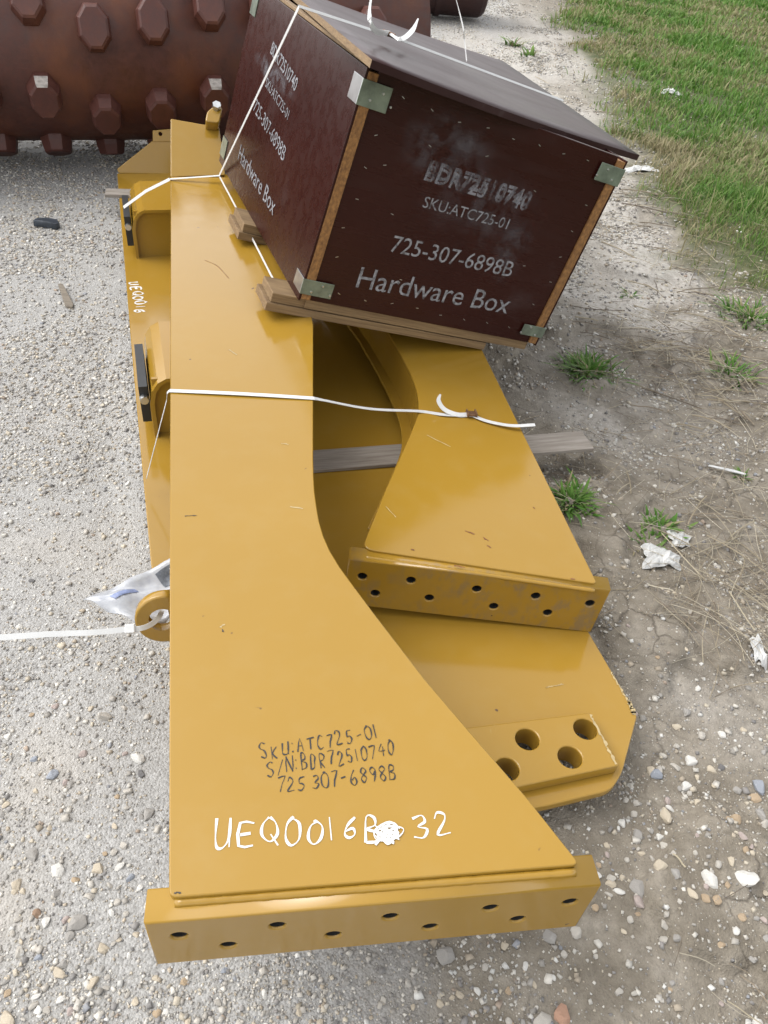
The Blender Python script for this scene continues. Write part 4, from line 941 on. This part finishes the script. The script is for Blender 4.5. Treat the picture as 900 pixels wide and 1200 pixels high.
for u, v, px, k in ((807, 918, 17, 'white'), (732, 960, 13, 'white'), (750, 973, 16, 'grey'), (773, 1017, 20, 'beige'), (750, 1037, 24, 'grey'), (752, 1053, 19, 'pink'), (838, 1057, 14, 'tan'), (810, 1050, 16, 'beige'), (868, 1078, 15, 'tan'), (780, 1080, 17, 'pale'), (677, 1092, 17, 'pale'), (645, 1097, 19, 'grey'), (662, 1117, 11, 'pale'), (650, 1143, 11, 'white'), (895, 1192, 15, 'white'), (885, 1192, 11, 'white'), (569, 1131, 12, 'pale'), (540, 1160, 14, 'beige'), (770, 905, 18, 'blue'), (795, 895, 14, 'pale'), (785, 935, 12, 'pink'), (865, 957, 17, 'tan'), (893, 950, 18, 'grey'), (866, 985, 13, 'pink'), (853, 1015, 13, 'beige'), (870, 1000, 11, 'tan'), (790, 1025, 14, 'grey'), (720, 1025, 14, 'pale'), (768, 1003, 10, 'pale'), (700, 1060, 12, 'tan'), (716, 1045, 11, 'pale'), (592, 1108, 12, 'beige'), (617, 1130, 10, 'white'), (808, 828, 15, 'grey'), (797, 845, 11, 'beige'), (822, 800, 10, 'white'), (735, 658, 11, 'pale'), (735, 855, 10, 'tan'), (778, 690, 10, 'beige'), (760, 740, 9, 'pale'), (745, 950, 11, 'pale'), (660, 370, 10, 'pale'), (700, 385, 9, 'white'), (793, 490, 9, 'white'), (690, 432, 13, 'tan'), (695, 478, 8, 'white'), (788, 520, 9, 'pale'), (700, 600, 9, 'beige'), (848, 895, 12, 'dark'),
                 (8, 860, 10, 'white'), (97, 883, 12, 'pink'), (60, 907, 15, 'blue'), (150, 927, 14, 'pale'), (173, 953, 18, 'grey'), (67, 1018, 21, 'white'), (115, 1018, 17, 'beige'), (37, 1000, 20, 'grey'), (20, 1035, 18, 'beige'), (152, 1028, 13, 'blue'), (43, 1070, 15, 'brown'), (53, 1079, 17, 'white'), (130, 1068, 12, 'white'), (120, 1110, 18, 'beige'), (22, 1117, 15, 'pale'), (70, 1140, 18, 'beige'), (108, 1152, 17, 'beige'), (42, 1168, 12, 'white'), (10, 1195, 22, 'beige'), (85, 1180, 11, 'dark'), (45, 1122, 12, 'blue'), (165, 905, 13, 'dark'), (82, 918, 12, 'grey'), (40, 888, 11, 'blue'), (88, 1030, 12, 'tan'), (145, 990, 14, 'pale'), (105, 1050, 14, 'pale'), (215, 1150, 12, 'tan'), (255, 1175, 12, 'pale'), (310, 1165, 11, 'white'), (405, 1150, 12, 'grey'), (350, 1185, 13, 'beige'), (450, 1170, 11, 'pale'), (195, 1185, 11, 'white'), (262, 1137, 9, 'blue'), (30, 650, 8, 'white'), (120, 600, 8, 'pale'), (75, 560, 8, 'white'), (20, 730, 9, 'white'), (100, 770, 9, 'pale'), (60, 800, 9, 'grey'), (35, 675, 9, 'dark')):
    stone(u, v, px, k, random.uniform(1.1, 1.6))

rs2 = random.Random(21)
for (u0, v0, u1, v1, cnt, lo, hi) in ((700, 830, 900, 1110, 62, 8, 15), (0, 825, 165, 1060, 34, 8, 14), (0, 1060, 165, 1200, 34, 8, 15), (180, 1140, 660, 1200, 26, 8, 13), (690, 1110, 900, 1200, 8, 8, 12), (700, 640, 830, 830, 10, 7, 10)):
    for i in range(cnt): stone(rs2.uniform(u0, u1), rs2.uniform(v0, v1), lo+(hi-lo)*rs2.random()**2.2, rs2.choice(('white', 'pale', 'pale', 'pale', 'grey', 'grey', 'beige', 'beige', 'tan', 'pink')), rs2.uniform(1.1, 1.7))

# litter
def litter(name, u, v, pts, th, mat, label, cat, lift=.004, bend=.0):
    p = un(u, v); h = float(ground_h(np.array([p[0]]), np.array([p[1]]))[0]); s = proj(p)[2]/F
    P2 = [(a*s, b*s) for a, b in pts]; o = plate(name, [P2], 0, th, mat, None, min(.0015, th*.3)); o.location = (p[0], p[1], h+lift); o.rotation_euler = (random.uniform(-.1, .1), random.uniform(-.1, .1), 0); tag(o, label, cat); return o
M_PLAST = simple('pale_plastic_film', (0.62, 0.62, 0.60), .35, .2, 25); M_DPL = simple('dark_plastic', (0.045, 0.055, 0.07), .4, .4, 40); M_CHIP = wood_mat('grey_wood_chip', lin(120, 110, 96), lin(170, 158, 140))
def crumple(name, u, v, wpx, hpx, label, mat, hgt=.025, seed=1, n=13):
    p = un(u, v); s = proj(p)[2]/F; r = np.random.default_rng(seed); V = []; Fc = []; ox, oy = r.uniform(0, 50, 2)
    for j in range(n):
        for i in range(n):
            a, b = i/(n-1)-.5, j/(n-1)-.5; k = 1+.16*math.sin(3*math.atan2(b, a)+seed)+.10*math.sin(7*math.atan2(b, a)); X = a*wpx*s*k; Y = b*hpx*s*k*1.6
            z = float(fbm(np.array([ox+a*5]), np.array([oy+b*5]), 4)[0])*hgt*max(0, 1-(a*a+b*b)*2.2); g = float(ground_h(np.array([p[0]+X]), np.array([p[1]+Y]))[0]); V.append((X, Y, g+z+.003))
    for j in range(n-1):
        for i in range(n-1): a = j*n+i; Fc.append((a, a+1, a+n+1, a+n))
    o = mesh(name, V, Fc, mat, None); o.location = (p[0], p[1], 0); md = o.modifiers.new('t', 'SOLIDIFY'); md.thickness = .0012; tag(o, label, 'litter'); return o
litter('plastic_fragment', 55, 264, [(-14, -4), (-13, 6), (-4, 12), (8, 11), (14, 2), (12, -4), (0, -2)], .03, M_DPL, 'dark bluish plastic fragment lying on the gravel toward the drum', 'litter')
litter('wood_chip', 76, 348, [(-16, 22), (-11, 24), (17, -18), (19, -26), (10, -24)], .012, M_CHIP, 'narrow grey wood chip lying on the gravel beside the arms', 'wood chip')
litter('plastic_strip', 852, 548, [(-20, 4), (-18, 7), (10, 1), (22, -5), (20, -8), (4, -3)], .004, M_PLAST, 'thin white plastic strip lying on soil beside the dry stems', 'litter', .012)
crumple('plastic_shard', 887, 764, 15, 22, 'small white plastic shard among the dry straw', M_PLAST, .03, 5, 9)
crumple('plastic_sheet', 775, 650, 40, 22, 'crumpled pale plastic scrap half buried beside the dry straw', M_PLAST, .05, 2)
crumple('plastic_sheet', 798, 628, 22, 16, 'small torn plastic scrap above the crumpled pale scrap', M_PLAST, .03, 7)
crumple('plastic_sheet', 785, 111, 20, 9, 'white plastic scrap caught in the green lawn', M_PLAST, .05, 3)
crumple('plastic_sheet', 752, 198, 34, 10, 'pale torn plastic lying at the lawn edge beyond the crate', M_PLAST, .05, 4)

# grass blades helper
def blades(x, y, z, h, w, lean, az, col, tipc):
    n = len(x); t = np.array([0, .45, .8, 1.0]); V = np.zeros((n, 7, 3)); C = np.zeros((n, 7, 3)); px_, py_ = -np.sin(az), np.cos(az)
    rows = [(0, 1.0), (.45, .9), (.8, .55)]; k = 0
    for tt, ww in rows:
        for s in (-1, 1):
            V[:, k, 0] = x+np.cos(az)*lean*h*tt**2+px_*s*w*ww/2; V[:, k, 1] = y+np.sin(az)*lean*h*tt**2+py_*s*w*ww/2; V[:, k, 2] = z+h*tt*(1-.25*lean*tt); C[:, k] = col*(1-tt)+tipc*tt; k += 1
    V[:, 6, 0] = x+np.cos(az)*lean*h; V[:, 6, 1] = y+np.sin(az)*lean*h; V[:, 6, 2] = z+h*(1-.25*lean); C[:, 6] = tipc
    T = np.array([(0, 1, 3), (0, 3, 2), (2, 3, 5), (2, 5, 4), (4, 5, 6)]); Fc = (T[None]+7*np.arange(n)[:, None, None]).reshape(-1, 3)
    return V.reshape(-1, 3), Fc, C.reshape(-1, 3)
GRN = np.array([lin(80, 128, 44), lin(98, 146, 54), lin(114, 156, 66), lin(132, 160, 84), lin(160, 162, 108), lin(180, 168, 130)])
def grass_field(n, y0, y1, hmean, wmul, name=None):
    y = y0+(y1-y0)*rng.random(n); x = rng.uniform(.8, 12, n); k = in_view(x, y, 120) ; x, y = x[k], y[k]
    k = rng.random(len(x)) < (lawn_mask(x, y)**1.5)*(.25+.75*sstep(.28, .55, fbm(x*2.2, y*2.2+8)))*(1-.8*pale_mask(x, y)); x, y = x[k], y[k]; m = len(x)
    dist = np.hypot(x, y); g = fbm(x*1.2+30, y*1.2); ci = np.clip((rng.random(m)*3.2+sstep(.62, .36, g)*2.2+(1-lawn_mask(x-.35, y))*1.8).astype(int), 0, 5)
    col = GRN[ci]*rng.uniform(.7, 1.1, (m, 1)); tip = GRN[np.clip(ci+1, 0, 5)]*rng.uniform(.85, 1.15, (m, 1))
    return blades(x, y, ground_h(x, y)-.005, hmean*rng.lognormal(0, .42, m)*(.35+1.5*fbm(x*4+11, y*4))*(.7+.6*g), .0045*np.maximum(1, dist/3.0)*wmul*rng.uniform(.7, 1.3, m), rng.uniform(.1, 1.1, m), rng.uniform(0, 6.28, m), col, tip)
parts = [grass_field(260000, 2.6, 6.5, .042, .75), grass_field(300000, 6, 18, .042, .8), grass_field(80000, 16, 45, .06, 1.2)]
Vs, Fs, Cs = [], [], []; k0 = 0
for V_, F_, C_ in parts: Vs.append(V_); Fs.append(F_+k0); Cs.append(C_); k0 += len(V_)
tag(fast_mesh('lawn_grass', np.vstack(Vs), np.vstack(Fs), M_GRASS, 3, np.vstack(Cs)), 'short patchy green grass covering the field beyond the soil', 'grass', kind='stuff')
# weed tufts on the soil
def tuft(u, v, n, h, spread, label, dry=.1, wide=.006, seed=1):
    r = np.random.default_rng(seed); p = un(u, v); z = float(ground_h(np.array([p[0]]), np.array([p[1]]))[0]); x = r.normal(0, spread*.35, n); y = r.normal(0, spread*.35, n); ci = np.where(r.random(n) < dry, 5, r.integers(0, 3, n))
    col = GRN[ci]*r.uniform(.6, .95, (n, 1)); tip = GRN[np.clip(ci+1, 0, 5)]*r.uniform(.9, 1.2, (n, 1)); az = np.arctan2(y, x)+r.normal(0, .7, n)
    V_, F_, C_ = blades(x, y, np.zeros(n)-.005, h*.75*r.uniform(.2, 1.0, n), wide*r.uniform(.6, 2.2, n), r.uniform(.7, 2.0, n), az, col, tip)
    o = fast_mesh('weed_tuft', V_, F_, M_GRASS, 3, C_); o.location = (p[0], p[1], z); tag(o, label, 'weed'); return o
tuft(692, 428, 330, .085, .13, 'green weed tuft on the soil just beyond the crate corner', seed=1); tuft(668, 592, 170, .075, .09, 'green weed tuft against the edge of the waisted arm', seed=2)
tuft(778, 612, 90, .05, .07, 'sparse weed sprig beside the crumpled pale plastic scrap', seed=3); tuft(762, 632, 40, .045, .07, 'tiny low weed under the sparse sprig', seed=4)
tuft(872, 552, 22, .05, .04, 'tiny green sprout at the end of the white plastic strip', seed=5); tuft(862, 430, 90, .10, .14, 'loose green weed among dry stems at the lawn edge', .3, seed=6)
tuft(880, 372, 160, .11, .2, 'dense green weed clump at the edge of the lawn above the straw', .2, seed=7); tuft(740, 318+20, 30, .05, .05, 'small weed sprout in the pale dry crust', seed=8)
tuft(602, 52, 40, .22, .12, 'lone weed in the pale gravel beyond the roller', .4, .014, seed=9); tuft(620, 66, 30, .16, .12, 'low weed beside the lone one in the pale gravel', .2, .014, seed=10)

# dry straw and twigs
def straw(n, fields):
    Vs, Fs, Cs = [], [], []; k = 0; cols = np.array([lin(196, 184, 158), lin(178, 164, 138), lin(154, 140, 120), lin(208, 198, 176), lin(134, 122, 108)])
    for (u, v, rx, ry, cnt, ln, ang) in fields:
        c = un(u, v)
        for i in range(cnt):
            x = c[0]+random.gauss(0, rx); y = c[1]+random.gauss(0, ry)
            if under(np.array([x]), np.array([y]))[0]: continue
            a = random.gauss(ang, .9) if random.random() < .75 else random.uniform(0, 6.28); L = ln*random.uniform(.4, 1.3); z = float(ground_h(np.array([x]), np.array([y]))[0])
            b = random.gauss(0, .16); z0 = z+random.uniform(.001, .018); zz = random.uniform(-.3, .3)*.05; P = []
            for t in np.linspace(-.5, .5, 5): P.append((x+math.cos(a+b*t)*L*t, y+math.sin(a+b*t)*L*t, z0+.004+zz*t+.03*(.25-t*t)*random.uniform(0, 1)))
            V_, F_ = tube_geo(P, (random.uniform(.0005, .0010) if random.random() < .85 else random.uniform(.0012, .0022))*(1.4 if y > 2.4 else 1), 4); F4 = [f for f in F_]; Vs += list(V_); Fs += [tuple(q+k for q in f) for f in F4]; k += len(V_); cc = cols[random.randrange(5)]*random.uniform(.75, 1.05); Cs += [cc]*len(V_)
    me = bpy.data.meshes.new('dry_straw'); me.from_pydata([tuple(v) for v in Vs], [], Fs); me.materials.append(M_STRAW); a = me.color_attributes.new('col', 'FLOAT_COLOR', 'POINT'); c4 = np.ones((len(Vs), 4), np.float32); c4[:, :3] = np.array(Cs); a.data.foreach_set('color', c4.ravel())
    return tag(link(bpy.data.objects.new('dry_straw', me)), 'tangled dry straw and dead stems lying on the soil', 'straw', kind='stuff')
straw(0, [(850, 690, .17, .13, 170, .2, .6), (870, 740, .10, .08, 70, .15, 2.2), (880, 620, .10, .16, 90, .2, 1.2), (800, 420, .22, .14, 170, .2, .1), (860, 470, .16, .2, 110, .2, .4), (790, 385, .25, .16, 110, .2, .2), (700, 570, .09, .10, 40, .16, .3), (760, 500, .2, .2, 50, .14, .5), (830, 330, .3, .3, 130, .2, .3), (730, 245, .2, .4, 120, .22, .3), (690, 150, .3, .8, 110, .22, .4), (880, 1140, .08, .06, 12, .08, 2.3), (810, 560, .2, .2, 50, .14, .2)])
